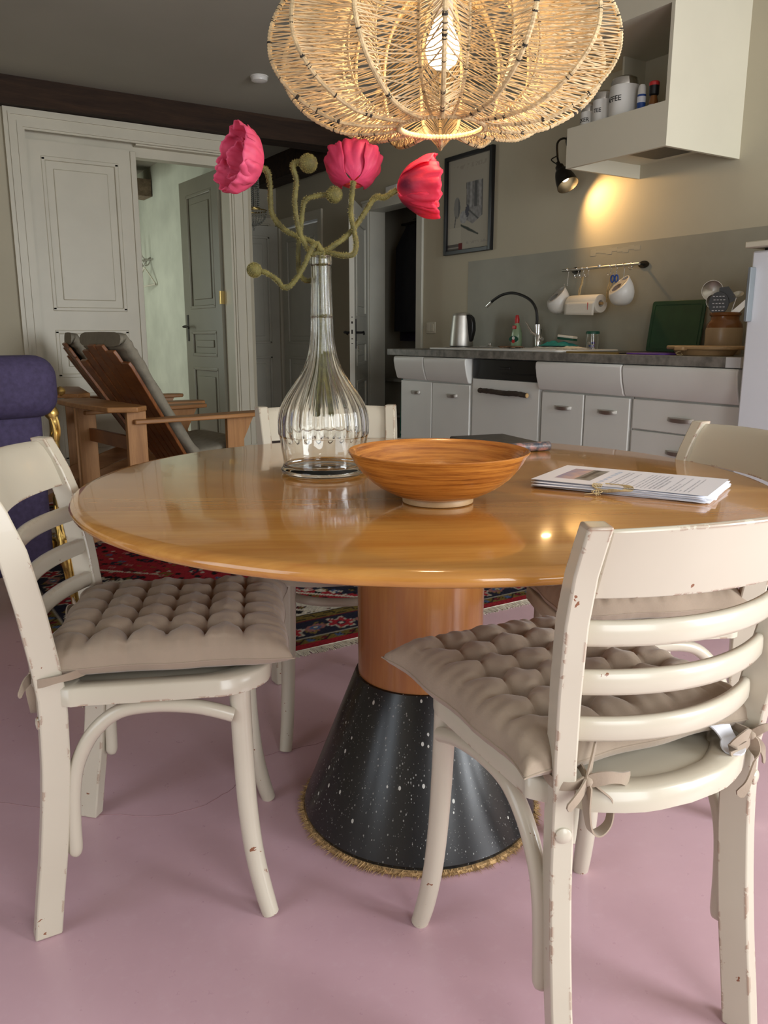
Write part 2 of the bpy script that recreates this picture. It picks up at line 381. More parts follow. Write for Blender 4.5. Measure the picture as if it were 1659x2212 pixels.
# beam across, second beam in the hall, light beam in vestibule
def wavybeam(a, b_, seed, n=26):
    mb = MB(); ax = 0 if abs(b_[0] - a[0]) > abs(b_[1] - a[1]) else 1; secs = []
    for i in range(n + 1):
        t = i / n; p = [a[0] + (b_[0] - a[0]) * t, a[1] + (b_[1] - a[1]) * t]
        q = []
        for (u, wv) in ((0, 0), (.33, 0), (.66, 0), (1, 0), (1, .5), (1, 1), (.5, 1), (0, 1), (0, .5)):
            off = [noise.noise(Vector((t * 7, u * 3 + seed, wv * 3))) * .007, noise.noise(Vector((t * 7, u * 3, wv * 3 + seed + 5))) * .007]
            if ax == 0: q.append((p[0], a[1] + u * (b_[1] - a[1]) + off[0], a[2] + wv * (b_[2] - a[2]) + (off[1] if wv < .9 else 0)))
            else: q.append((a[0] + u * (b_[0] - a[0]) + off[0], p[1], a[2] + wv * (b_[2] - a[2]) + (off[1] if wv < .9 else 0)))
        secs.append(q)
    mb.sweep(secs); return mb
bm = struct('ceiling_beam', wavybeam((-1.7, YB - .10, 2.475), (3.64, YB + .10, CZ + .005), 1), M['beam'])
struct('ceiling_beam', wavybeam((3.40, YB + .13, 2.43), (3.60, 7.76, CZ + .005), 4), M['beam'])
struct('ceiling_beam', wavybeam((1.95, 7.75, 2.42), (2.25, 9.9, CZ), 8), M['beamlight'])
struct('ceiling_beam', wavybeam((1.2, 8.35, 2.36), (2.59, 8.62, 2.52), 9), M['beamlight'])
# vestibule behind the sliding door
struct('wall_vestibule', MB().box((2.60, YB + .16, 0), (2.70, 10.0, CZ)), M['green'], smooth=False)
mb = MB(); mb.box((-.1, 10.0, 0), (2.70, 10.1, CZ))
mb.box((.4, YB + .16, 0), (.5, 7.6, CZ)); mb.box((.4, 9.0, 0), (.5, 10.0, CZ)); mb.box((.4, 7.6, 0), (.5, 9.0, .5)); mb.box((.4, 7.6, 2.3), (.5, 9.0, CZ))
struct('wall_vestibule_far', mb, M['green'], smooth=False)
# hall end wall, room behind the kitchen doorway
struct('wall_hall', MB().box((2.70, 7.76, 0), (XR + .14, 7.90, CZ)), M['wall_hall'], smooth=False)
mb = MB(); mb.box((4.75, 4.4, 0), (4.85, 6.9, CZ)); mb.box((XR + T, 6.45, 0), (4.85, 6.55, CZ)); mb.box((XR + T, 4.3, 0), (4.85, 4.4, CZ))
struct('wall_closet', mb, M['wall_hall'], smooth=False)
# front and left walls (behind / beside the camera) with real windows
def wall_with_windows(name, axis, c, t, lo, hi, holes):
    mb = MB(); cur = lo
    def bx(a, b_, z0, z1):
        if axis == 'y': mb.box((a, c - t, z0), (b_, c, z1))
        else: mb.box((c - t, a, z0), (c, b_, z1))
    for (a, b_, z0, z1) in holes:
        bx(cur, a, 0, CZ); bx(a, b_, 0, z0); bx(a, b_, z1, CZ); cur = b_
    bx(cur, hi, 0, CZ); struct(name, mb, M['wall'], smooth=False)
wall_with_windows('wall_front', 'y', -1.7, .15, -1.75, XR + .1, [(-.2, .9, .4, 2.3), (1.9, 3.2, .4, 2.3)])
wall_with_windows('wall_left', 'x', -1.6, .15, -1.85, YB + .1, [(.3, 1.5, .4, 2.3)])
def window(n, axis, c, a, b_, z0, z1):
    def bx(mb, p, q, zz0, zz1, d0, d1):
        if axis == 'y': mb.box((p, c + d0, zz0), (q, c + d1, zz1))
        else: mb.box((c + d0, p, zz0), (c + d1, q, zz1))
    mb = MB(); wd = .06
    for (p, q, r0, r1) in ((a, a + wd, z0, z1), (b_ - wd, b_, z0, z1), (a, b_, z0, z0 + wd), (a, b_, z1 - wd, z1), ((a + b_) / 2 - .03, (a + b_) / 2 + .03, z0, z1), (a, b_, z1 - .55, z1 - .5)):
        bx(mb, p, q, r0, r1, -.13, -.07)
    w_ = struct('window_%d' % n, mb, M['trim'], smooth=False)
    g = MB(); bx(g, a + wd, b_ - wd, z0 + wd, z1 - wd, -.102, -.098); g.build('pane', M['glass'], w_, smooth=False)
window(1, 'y', -1.7, -.2, .9, .4, 2.3); window(2, 'y', -1.7, 1.9, 3.2, .4, 2.3); window(3, 'x', -1.6, .3, 1.5, .4, 2.3)

# ---------------------------------------------------------------- panelled doors
def panel_door(name, w_, h, t, panels, mat, loc, rz, two_sided=True):
    """leaf in local xz plane, hinge at x=0; panels = list of (x0,x1,z0,z1)"""
    root = MB(); xs = sorted({0, w_} | {p[0] for p in panels} | {p[1] for p in panels})
    core = MB().box((0, -t / 2 + .012, .01), (w_, t / 2 - .012, h))
    d = core.build(name, mat, None, smooth=False); d['kind'] = 'structure'; d.location = loc; d.rotation_euler = (0, 0, rz)
    fr = MB(); px0 = min(p[0] for p in panels); px1 = max(p[1] for p in panels)
    for sgn in (-1, 1):
        ya, yb = (-t / 2, -t / 2 + .0125) if sgn < 0 else (t / 2 - .0125, t / 2)
        fr.box((0, ya, .01), (px0, yb, h)); fr.box((px1, ya, .01), (w_, yb, h))
        zs = sorted([(p[2], p[3]) for p in panels]); cur = .01
        for (a, b_) in sorted(set(zs)):
            fr.box((px0, ya, cur), (px1, yb, a)); cur = b_
        fr.box((px0, ya, cur), (px1, yb, h))
    fr.build('frame', mat, d, smooth=False)
    for (x0, x1, z0, z1) in panels:
        ml = MB()
        for sgn in (-1, 1):
            y0 = sgn * (t / 2 + .004); y1 = sgn * (t / 2 - .013)
            wd = .022
            for (a, b_, c_, e) in ((x0 - .006, x1 + .006, z0 - .006, z0 + wd), (x0 - .006, x1 + .006, z1 - wd, z1 + .006), (x0 - .006, x0 + wd, z0, z1), (x1 - wd, x1 + .006, z0, z1)):
                ml.box((a, min(y0, y1), c_), (b_, max(y0, y1), e))
        ml.build('moulding', mat, d, smooth=True, bevel=.006, seg=3)
        pn = MB(); i = .07
        if x1 - x0 > .2 and z1 - z0 > .17: pn.box((x0 + i, -t / 2 + .004, z0 + i), (x1 - i, t / 2 - .004, z1 - i)).build('raised_panel', mat, d, bevel=.006)
    return d
def lever(parent, x, z, t, mat, flip=1, both=True):
    h = MB()
    for sgn in ((-1, 1) if both else (-1,)):
        h.box((x - .016, min(sgn * t / 2, sgn * (t / 2 + .005)), z - .12), (x + .016, max(sgn * t / 2, sgn * (t / 2 + .005)), z + .10))
        p = [(x, sgn * t / 2, z), (x, sgn * (t / 2 + .045), z), (x + flip * .03, sgn * (t / 2 + .052), z + .003), (x + flip * .075, sgn * (t / 2 + .05), z + .004), (x + flip * .12, sgn * (t / 2 + .046), z - .012)]
        h.tube(spline(p, 4), .0085, 8)
    return h.build('door_handle', mat, parent)
# sliding door, closed half
sd = panel_door('door_1', .74, 2.30, .036, [(.11, .61, 1.20, 2.20), (.11, .61, .74, 1.06), (.11, .61, .15, .62)], M['trim'], (1.06, YB + .045, 0), 0)
MB().box((.70, -.03, .01), (.74, -.018, 2.295)).build('edge_strip', M['trim'], sd, bevel=.003)
# open olive door leaf in vestibule
ld = panel_door('door_2', .76, 2.27, .04, [(.12, .62, 1.25, 2.15), (.12, .62, .86, 1.06), (.12, .62, .16, .76)], M['leafdoor'], (2.475, YB + .175, 0), R(93))
lever(ld, .70, 1.10, .04, M['darkmetal'], -1)
MB().box((-.012, -.004, 1.27), (.006, .030, 1.37)).tube([(-.004, .030, 1.27), (-.004, .030, 1.37)], .008, 10).build('hinge', M['brass'], ld)
# open leaf at the kitchen doorway
kd = panel_door('door_3', .74, 2.00, .038, [(.11, .63, 1.18, 1.88), (.11, .63, .80, .98), (.11, .63, .14, .68)], M['greydoor'], (XR - .03, 6.0, 0), R(231))
lever(kd, .69, 1.05, .038, M['black'], -1)
mb = MB(); 
for z_, hh in ((1.16, .006), (1.115, .016), (1.04, .03), (1.0, .006), (.965, .006)): mb.box((.738, -.006, z_), (.7425, .006, z_ + hh))
mb.build('lock_plate', M['darkmetal'], kd)
k_ = MB().tube([(.69, .02, .955), (.69, .035, .955)], .004, 8).tube(spline([(.69, .038, .95), (.70, .042, .92), (.685, .042, .905), (.68, .04, .93), (.69, .038, .95)], 4), .003, 6); k_.build('key', M['chrome'], kd)
# hall doors
hd = panel_door('door_4', .80, 2.08, .04, [(.10, .70, .95, 1.98), (.10, .70, .14, .82)], M['greydoor'], (2.84, 7.73, 0), 0)
MB().box((.26, -.03, 1.04), (.50, -.022, 1.11)).box((.28, -.034, 1.055), (.48, -.03, 1.095)).build('letter_slot', M['trim'], hd)
mb = MB(); casing(mb, 2.84, 3.55, 2.09, 7.76, .07, ((0, .012), (.4, .02), (.8, .01))); struct('trim_3', mb, M['trim'], smooth=False)
d5 = panel_door('door_5', .80, 2.04, .04, [(.10, .70, .95, 1.94), (.10, .70, .14, .82)], M['greydoor'], (XR + .03, 6.87, 0), R(90))
mb = MB(); mb.box((-.0, -.0, 0), (0.001, .001, .001))
mb = MB().box((.06, .02, .98), (.085, .03, 1.08)).box((.065, .03, 1.06), (.08, .05, 1.075)).box((.068, .03, 1.0), (.078, .034, 1.02)); mb.build('lock_plate', M['black'], d5)
mb = MB()
mb.box((XR - .018, 6.79, 0), (XR, 6.86, 2.13)); mb.box((XR - .018, 7.68, 0), (XR, 7.75, 2.13)); mb.box((XR - .02, 6.787, 2.06), (XR, 7.753, 2.14)); struct('trim_4', mb, M['trim'], smooth=False)
# small box above the doorway, smoke detector, switch
bx_ = MB().box((XR - .05, 5.50, 2.09 + .02), (XR, 5.66, 2.16)).build('door_chime', M['white'], None, bevel=.006); tag(bx_, 'small white box on the wall above the dark doorway', 'chime')
sm = thing('smoke_detector', 'round white smoke detector on the ceiling left of the woven lamp', 'smoke detector', (2.344, 5.182, CZ))
MB().lathe([(.05, 0), (.055, -.012), (.05, -.028), (.03, -.036), (.001, -.038)], 32).build('housing', M['white'], sm)
MB().lathe([(.058, 0), (.058, -.006)], 32).build('base_ring', M['white'], sm)
sw = thing('light_switch', 'cream double light switch on wall beside the dark doorway', 'switch', (XR, 5.09, 1.085))
MB().box((-.010, -.058, -.042), (0, .058, .042)).build('plate', M['trim'], sw, bevel=.004)
for s_ in (-1, 1): MB().box((-.015, s_ * .022 - .019, -.026), (-.009, s_ * .022 + .019, .026)).build('rocker', M['trim'], sw, bevel=.002)

# ================================================================ TABLE
TX, TY = .966, 1.368
tb = thing('round_table', 'round glossy maple table on cherry column and black terrazzo cone', 'table', (.948, 1.35, 0), R(-29))
ox, oy = (TX - .948) * math.cos(R(29)) - (TY - 1.35) * math.sin(R(29)), (TX - .948) * math.sin(R(29)) + (TY - 1.35) * math.cos(R(29))
MB().lathe([(.001, .738), (.35, .7385), (.672, .7385), (.686, .737), (.694, .733), (.697, .727), (.694, .719), (.685, .7145), (.66, .713), (.001, .713)], 128, c=(ox, oy, 0)).build('tabletop', M['tabletop'], tb, angle=50)
MB().lathe([(.001, .712), (.134, .712), (.134, .30), (.001, .30)], 72).build('column', M['tablecol'], tb)
MB().lathe([(.001, .325), (.126, .325), (.139, .322), (.142, .316), (.252, .03), (.256, .018), (.254, .010), (.001, .010)], 96).build('terrazzo_base', M['terrazzo'], tb, angle=30)
mb = MB().lathe([(.001, .010), (.262, .010), (.264, .004), (.262, .001), (.001, .001)], 72)
jm = mb.build('jute_underlay', M['jute'], tb)
mb = MB()
for i in range(1700):
    a = random.uniform(0, 2 * PI); r0 = .258; L = random.uniform(.006, .019)
    p = Vector((r0 * math.cos(a), r0 * math.sin(a), random.uniform(.003, .011))); d = Vector((math.cos(a + random.uniform(-.7, .7)), math.sin(a + random.uniform(-.7, .7)), random.uniform(-.6, .15)))
    q = p + d * L; q.z = max(q.z, .0015); s_ = Vector((-math.sin(a), math.cos(a), 0)) * .0016
    mb.add([p - s_, p + s_, q, p + Vector((0, 0, .0022))], [(0, 1, 2), (1, 3, 2), (3, 0, 2)])
mb.build('jute_fringe', M['jute'], jm, smooth=False, kind='stuff')

# ================================================================ CHAIRS (local: x right of sitter, y forward)
PZ = [0, .08, .15, .24, .33, .44, .5, .6, .7, .77, .83]
PF = [.003, .014, .025, .036, .044, .048, .043, .030, .012, -.010, -.038]
def post_y(z): return lerp(PZ, PF, z)
PXS = [.172, .174, .198]
def post_x(z): return lerp([0, .45, .83], PXS, z)
def make_chair(label, loc, ang, sf=1, sl=1, cush=True, ring=False):
    t = thing('dining_chair', label, 'chair', (loc[0], loc[1], 0), R(ang - 90), 'cream painted dining chairs around the table')
    m_ = M['chair']
    def X(x): return x * sl
    def Y(y): return y * sf
    for s_ in (-1, 1):
        secs = []
        zs = [.0005 + .8295 * i / 26 for i in range(27)]
        for z in zs:
            cx_, cy_ = s_ * post_x(z) * sl, post_y(z) * sf; hw = .0145; hd = .0225 if z < .7 else lerp([.7, .83], [.0225, .017], z)
            ct, st_ = math.cos(s_ * R(22)), math.sin(s_ * R(22))
            secs.append([(cx_ + a * ct - b_ * st_, cy_ + a * st_ + b_ * ct, z) for a, b_ in ((-hw, -hd), (hw, -hd), (hw, hd), (-hw, hd))])
        MB().sweep(secs).build('rear_post', m_, t, bevel=.003, seg=2)
        # front leg, sabre curve
        zz = [.0005, .03, .06, .1, .15, .22, .3, .38, .436]
        yy = [.404, .396, .389, .381, .374, .368, .365, .363, .362]; xx = [.178, .174, .171, .168, .165, .162, .159, .157, .156]; rr = [.0155, .0165, .0168, .017, .0172, .0175, .018, .0182, .0184]
        MB().tube(spline([(s_ * X(x), Y(y), z) for x, y, z in zip(xx, yy, zz)], 3), np.interp(np.linspace(0, 8, 25), range(9), rr), 16, up=(0, 1, 0)).build('front_leg', m_, t, bevel=.002)
        # bent brace from front leg over to rear post
        bp = [(.350, .392), (.315, .404), (.277, .413), (.217, .4185), (.156, .411), (.112, .378), (.083, .33), (.070, .283), (.064, .22), (.062, .16), (.058, .145)]
        pts = spline([(s_ * X(.165 + .006 * (1 - k / 10)), Y(y), z) for k, (y, z) in enumerate(bp)], 5)
        MB().tube(pts, [.0125] * (len(pts) - 8) + [.0125, .0125, .0125, .012, .011, .010, .008, .005], 12, up=(1, 0, 0)).build('brace', m_, t)
        c_ = MB().lathe([(.011, 0), (.0108, .002), (.008, .004), (.001, .005)], 20).xf(Matrix.Translation((s_ * (X(post_x(.405)) + .0225 * math.sin(R(22))), Y(post_y(.405)) - .0225 * math.cos(R(22)), .405)) @ rot_to((s_ * math.sin(R(22)), -math.cos(R(22)), 0))); c_.build('screw_cap', m_, t)
    def arc(z, bulge, n=18, xin=0, y0=0):
        hw = (post_x(z) * sl - xin); yb = post_y(z) * sf + y0
        return [(hw * (2 * i / n - 1), yb - bulge * (1 - (2 * i / n - 1) ** 2), z) for i in range(n + 1)]
    # top rail: flush outside with the posts, bowed backwards
    secs = []
    for i in range(25):
        u = 2 * i / 24 - 1; q = []
        for (z, d) in ((.735, -.010), (.735, .010), (.79, .010), (.815, .009), (.826, .004), (.829, -.002), (.826, -.008), (.79, -.011)):
            hw = post_x(z) * sl - .012
            q.append((hw * u, post_y(z) * sf - .006 - .038 * (1 - u * u) + d, z - .004 * u * u * (z > .8)))
        secs.append(q)
    MB().sweep(secs).build('top_rail', m_, t, bevel=.0015, angle=50)
    for zc in (.680, .611, .543):
        pts = arc(zc, .050, 22, .008, .010)
        secs = []
        for i, p in enumerate(pts):
            e = 1 if 0 < i < len(pts) - 1 else .55; q = []
            for k in range(12):
                a = 2 * PI * k / 12; ca, sa = math.cos(a), math.sin(a)
                sx = math.copysign(abs(ca) ** .6, ca) * .0085 * e; sz = math.copysign(abs(sa) ** .6, sa) * .0165 * e
                q.append((p[0], p[1] + sx, p[2] + sz))
            secs.append(q)
        MB().sweep(secs).build('slat', m_, t, angle=60)
    # seat: steam-bent rim with inset panel
    def outline(off=0, n=72):
        W0, W1 = .188 * sl - off, (post_x(.45) - .017) * sl - off; P = []; yf = .418 * sf - off; rc = .105
        q = [(0, -.020 * sf + off), (W1 * .5, -.012 * sf + off), (W1 * .95, .018 * sf + off), (W1, .030 * sf + off), (W1 + (W0 - W1) * (1 if off < .01 else .6), .075 * sf + off * .4), (W0, .10), (W0, .22 * sf), (W0 - .002, yf - rc)]
        for k in range(1, 8): an = R(90 * k / 8); q.append((W0 - rc * .8 * (1 - math.cos(an)), yf - rc + rc * math.sin(an)))
        q += [(W0 - rc * .8, yf), (W0 * .25, yf + .004)]
        q = [(p.x, p.y) for p in spline([(x, y, 0) for x, y in q], 3)]
        return q + [(-x, y) for x, y in reversed(q[1:])]
    po, pi_ = outline(), outline(.034); n = len(po); mb = MB()
    vs = []
    for (P, z) in ((po, .434), (po, .462), (outline(.004), .4655), (outline(.029), .4655), (pi_, .461), (pi_, .434)): vs += [(x, y, z) for x, y in P]
    fs = [(k * n + i, k * n + (i + 1) % n, ((k + 1) % 6) * n + (i + 1) % n, ((k + 1) % 6) * n + i) for k in range(6) for i in range(n)]
    mb.add(vs, fs); mb.build('seat_rim', m_, t, angle=60, bevel=0)
    MB().prism(outline(.033), .442, .4595).build('seat_panel', m_, t)
    if ring:
        MB().tube([(.150 * math.cos(a), Y(.255) + .125 * math.sin(a), .375) for a in [2 * PI * i / 48 for i in range(48)]], .0115, 10, closed=True).build('ring_stretcher', m_, t)
    return t
CHA = ((.234, 1.531), -23.9, .97, 1.07)
CHB = ((.852, .609), 82.2, 1.0, 1.0)
CHC = ((1.565, 1.065), 156, .98, 1.0)
CHD = ((1.112, 2.052), -112, 1.06, .955)
chA = make_chair('cream ladder-back chair at left of the table, seat seen from the side', *CHA)
PXS[:] = [.166, .160, .196]
chB = make_chair('nearest cream chair, its chipped curved back towards the camera at lower right', *CHB)
PXS[:] = [.172, .174, .198]
chC = make_chair('cream chair at right edge beyond the near chair, side on to the table', *CHC)
chD = make_chair('cream chair behind the table, only its top rail showing behind the glass vase', *CHD, ring=True)

def make_cushion(label, ch, w_=.415, d_=.42, off=(0, .222), seed=0, nt_=5, rotd=0, ztop=.468):
    (loc, ang, sf, sl) = ch
    t = thing('seat_cushion', label, 'cushion', (loc[0], loc[1], 0), R(ang - 90), 'tufted taupe seat cushions')
    NU = 112; th = .072
    def surf(top):
        def fn(u, v):
            x, y = 2 * u - 1, 2 * v - 1
            # pincushion outline with pointed corners
            k = 1 - .055 * (1 - y ** 4) * abs(x) ** 3; k2 = 1 - .055 * (1 - x ** 4) * abs(y) ** 3
            wob = 1 + .012 * math.sin(9 * y + seed) ; wob2 = 1 + .012 * math.sin(9 * x + seed + 2)
            px, py = x * k * w_ / 2 * (wob if abs(x) > .9 else 1), y * k2 * d_ / 2 * (wob2 if abs(y) > .9 else 1)
            e = max(0, (1 - abs(x) ** 5) * (1 - abs(y) ** 5)) ** .42
            g = ((x * .5 + .5) - .5) / .150 + (nt_ + 1) / 2, ((y * .5 + .5) - .5) / .150 + (nt_ + 1) / 2
            gi = min(max(round(g[0]), 1), nt_), min(max(round(g[1]), 1), nt_)
            dx, dy = g[0] - gi[0], g[1] - gi[1]; dd = math.hypot(dx, dy)
            pit = math.exp(-(dd / .19) ** 2) * .85 + math.exp(-(dd / .42) ** 2) * .40
            inner = min(g[0] - .55, nt_ + .45 - g[0], g[1] - .55, nt_ + .45 - g[1]); inn = max(0, min(1, inner * 2 + 1))
            cr = (math.exp(-(abs(math.sin(PI * g[0])) / .2) ** 1.3) * .16 + math.exp(-(abs(math.sin(PI * g[1])) / .22) ** 1.3) * .26) * inn
            nz = noise.noise(Vector((px * 14 + seed, py * 14, seed))) * .10 + noise.noise(Vector((px * 45 + seed, py * 45, seed))) * .045
            # radial creases at the margin
            mg = max(0, abs(x) - .62, abs(y) - .62) / .38
            if mg > 0:
                q = g[1] if abs(x) > abs(y) else g[0]
                nz += .24 * mg * (1 - mg * .4) * (abs(math.sin(PI * q)) ** .7 - .7) + .05 * math.sin(q * 15 + seed + 5 * x * y) * mg
            if top: z = th * .38 + th * .72 * e * max(.12, (1 - .62 * min(1, pit) - cr + nz))
            else: z = th * .38 - th * .36 * e * (1 - .3 * min(1, pit))
            return (px + off[0] + .004 * nz, py + off[1], ztop + z)
        return fn
    mb = MB(); mb.grid(surf(True), NU, NU); top_n = len(mb.v)
    b2 = MB().grid(surf(False), NU, NU); mb.add(b2.v, [tuple(reversed(f)) for f in b2.f])
    o = mb.build('pad', M['cushion'], t, angle=180)
    # seam piping
    P = []; f_ = surf(True)
    for k in range(4):
        for i in range(40):
            s_ = i / 40; uv = ((s_, 0), (1, s_), (1 - s_, 1), (0, 1 - s_))[k]; P.append(f_(*uv))
    MB().tube(P, .0013, 6, closed=True).build('seam', M['cushion'], t)
    return t, o
def ribbon(mb, pts, wd=.015, up=(0, 0, 1), th=.0012):
    P = spline(pts, 6); U = Vector(up); secs = []
    for i, p in enumerate(P):
        tg = (P[min(i + 1, len(P) - 1)] - P[max(i - 1, 0)]).normalized()
        uu = (U - tg * U.dot(tg)); uu = uu.normalized() if uu.length > .05 else tg.orthogonal().normalized()
        nn = tg.cross(uu); ww = wd * (.88 + .12 * math.sin(i * .45)) * (.45 if i in (0, len(P) - 1) else 1) / 2
        secs.append([p - uu * ww - nn * th, p + uu * ww - nn * th, p + uu * ww + nn * th, p - uu * ww + nn * th])
    mb.sweep([[tuple(q) for q in s_] for s_ in secs])
def ties(cush, ch, side, zc=.482, variant=0):
    (loc, ang, sf, sl) = ch; s_ = side; px = s_ * (.160 if ch is CHB else .174) * sl; py = .048 * sf
    mb = MB(); i_ = px - s_ * .022; o_ = px + s_ * .020
    # two straps round the post, knotted at its back / outer corner
    ribbon(mb, [(px - s_ * .03, py + .075, zc + .004), (px + s_ * .01, py + .04, zc + .003), (o_, py + .012, zc), (o_ + s_ * .001, py - .014, zc - .004), (px + s_ * .004, py - .027, zc - .006), (i_ + s_ * .004, py - .028, zc - .002)])
    ribbon(mb, [(px - s_ * .05, py + .06, zc + .008), (i_ - s_ * .01, py + .022, zc + .006), (i_ - s_ * .003, py - .01, zc + .002), (i_ + s_ * .004, py - .028, zc - .002)])
    k = Vector((i_ + s_ * .004, py - .030, zc - .003))
    mb.lathe([(.001, -.007), (.006, -.004), (.0075, 0), (.006, .004), (.001, .007)], 12, c=tuple(k))
    def rel(*p): return [tuple(k + Vector((-s_ * a, -b_, c_))) for a, b_, c_ in p]
    if variant == 0:
        ribbon(mb, rel((0, 0, 0), (.022, .012, .006), (.045, .012, .0), (.062, .006, -.008)), .019)
        ribbon(mb, rel((0, 0, 0), (-.020, .010, -.010), (-.040, .014, -.022)), .017)
        ribbon(mb, rel((0, .002, -.002), (-.004, .006, -.030), (.004, .006, -.066), (.018, .006, -.074), (.034, .006, -.062), (.032, .006, -.030), (.010, -0.004 + .008, -.006)), .016, up=(0, -1, 0))
        ribbon(mb, rel((0, 0, 0), (.008, -.004, .022), (.020, -.012, .045)), .012)
    else:
        ribbon(mb, rel((0, 0, 0), (.026, .012, .010), (.046, .012, .0), (.038, .010, -.012), (.012, .006, -.008), (0, 0, 0)), .017)
        ribbon(mb, rel((0, 0, 0), (-.016, .012, .014), (-.036, .014, .004)), .012)
        ribbon(mb, rel((0, .002, 0), (-.002, .010, -.03), (.012, .014, -.064), (.026, .012, -.082)), .017)
        ribbon(mb, rel((0, .002, 0), (-.016, .008, -.020), (-.026, .006, -.046)), .011)
    mb.build('tie', M['cushion'], cush, angle=50)
cuA, _ = make_cushion('taupe tufted cushion on the left chair', CHA, .40, .43, (0, .232), 1)
ties(cuA, CHA, 1, .484, 0); ties(cuA, CHA, -1, .482, 1)
cuB, _ = make_cushion('taupe tufted cushion on the nearest chair, pointed corners and care label', CHB, .415, .43, (-.018, .245), 5)
ties(cuB, CHB, -1, .482, 0); ties(cuB, CHB, 1, .484, 1)
mb = MB(); ribbon(mb, [(.105, .058, .497), (.108, .040, .492), (.112, .030, .478), (.110, .018, .468), (.118, .004, .468)], .036, up=(1, .1, 0)); mb.build('care_label', M['label'], cuB, label='white care label')
cuC, _ = make_cushion('taupe tufted cushion on the chair at the right edge, partly under the table', CHC, .39, .41, (0, .235), 9)
ties(cuC, CHC, -1, .484, 0); ties(cuC, CHC, 1, .484, 1)

# ================================================================ PENDANT LAMP
LX, LY, LZ = .990, 1.356, 1.420
lamp = thing('pendant_lamp', 'large lobed pendant lamp woven from pale rattan string over the table', 'lamp', (LX, LY, LZ), R(3))
NR = 14
OUT = [(.082, .0), (.120, -.003), (.165, -.002), (.210, .006), (.265, .034), (.300, .066), (.318, .095), (.323, .120), (.320, .150), (.308, .180), (.288, .208), (.255, .232), (.205, .252), (.140, .262), (.070, .264)]
INN = [(.082, .0), (.104, .006), (.134, .018), (.158, .034), (.176, .056), (.186, .084), (.190, .112), (.189, .140), (.184, .168), (.174, .192), (.158, .214), (.136, .234), (.110, .250), (.090, .258), (.070, .264)]
so, si = spline([(r, 0, z) for r, z in OUT], 6), spline([(r, 0, z) for r, z in INN], 6)
def prof(sp, t): 
    x = t * (len(sp) - 1); i = min(int(x), len(sp) - 2); return sp[i].lerp(sp[i + 1], x - i)
def polar(p, a): return Vector((p.x * math.cos(a), p.x * math.sin(a), p.z))
def wrapped(sp, a, r0):
    n = 230; P = [polar(prof(sp, i / n), a) for i in range(n + 1)]
    return MB().tube(P, [r0 * (1 + .16 * ((i % 3) - 1)) for i in range(n + 1)], 7, up=(math.cos(a + 1.57), math.sin(a + 1.57), 0))
dark = MB()
for k in range(NR):
    a = 2 * PI * k / NR; b_ = a + PI / NR
    wrapped(so, a, .0042).build('rib', M['rattan'], lamp)
    wrapped(si, b_, .0034).build('valley_rib', M['rattan'], lamp)
    for _ in range(16):
        t_ = random.uniform(.04, .8); p, q = polar(prof(so, t_), a), polar(prof(so, t_ + random.choice((.0015, .002, .003, .008))), a)
        dark.tube([p, q], .0047, 7)
    for _ in range(5):
        t_ = random.uniform(.1, .8); p, q = polar(prof(si, t_), b_), polar(prof(si, t_ + .004), b_); dark.tube([p, q], .0038, 7)
dark.build('dark_binding', M['blackmark'], lamp, kind='stuff')
mb = MB()
for k in range(NR):
    a = 2 * PI * k / NR
    for s_ in (-1, 1):
        b_ = a + s_ * PI / NR
        for layer, sl_ in ((0, .008), (1, -.045)):
            nj = 62 if layer < 1 else 16
            for j in range(nj):
                t_ = .02 + .95 * max(0, (j + random.uniform(-.16, .16)) / nj) ** 1.15
                t2 = min(.985, max(.015, t_ + sl_ * (1 + .3 * math.sin(k * 2.3 + s_)) + random.uniform(-.006, .006)))
                p, q = polar(prof(so, t_), a), polar(prof(si, t2), b_)
                side = Vector((math.cos(a + 1.57), math.sin(a + 1.57), 0)) * s_ * .0035
                mid = (p + q) / 2 + Vector((0, 0, random.uniform(-.003, .001))) + side * (layer - 1) * .8
                mb.tube([p + side, mid, q], random.uniform(.0010, .0015), 4)
mb.build('string_weave', M['string'], lamp, smooth=False, kind='stuff')
def ring_(name, r, z, rad, mat, seg=220):
    P = [(r * math.cos(2 * PI * i / seg), r * math.sin(2 * PI * i / seg), z) for i in range(seg)]
    MB().tube(P, [rad * (1 + .16 * ((i % 3) - 1)) for i in range(seg)], 8, closed=True).build(name, mat, lamp)
ring_('bottom_ring', .082, .0, .0052, M['rattan']); ring_('top_ring', .070, .264, .005, M['rattan'])
MB().tube([(0, 0, .185), (0, 0, .28)], .019, 24).build('socket', M['white'], lamp, bevel=.003)
MB().tube([(0, 0, .28), (0, 0, .335)], [.028, .010], 24).build('socket_cap', M['black'], lamp)
MB().tube([(0, 0, .34), (0, 0, CZ - LZ - .03)], .0035, 8).build('cable', M['black'], lamp)
MB().lathe([(.05, CZ - LZ - .001), (.05, CZ - LZ - .02), (.02, CZ - LZ - .045), (.001, CZ - LZ - .046)], 32).build('ceiling_rose', M['white'], lamp)
MB().lathe([(.001, .100), (.013, .102), (.026, .112), (.032, .130), (.030, .150), (.021, .170), (.015, .186), (.013, .202), (.001, .202)], 28).build('bulb', M['bulbglass'], lamp)
l = bpy.data.lights.new('bulb_light', 'POINT'); l.energy = 3.0; l.color = (1, .72, .42); l.shadow_soft_size = .035
o = bpy.data.objects.new('bulb_light', l); COL.objects.link(o); o.parent = lamp; o.location = (0, 0, .075)

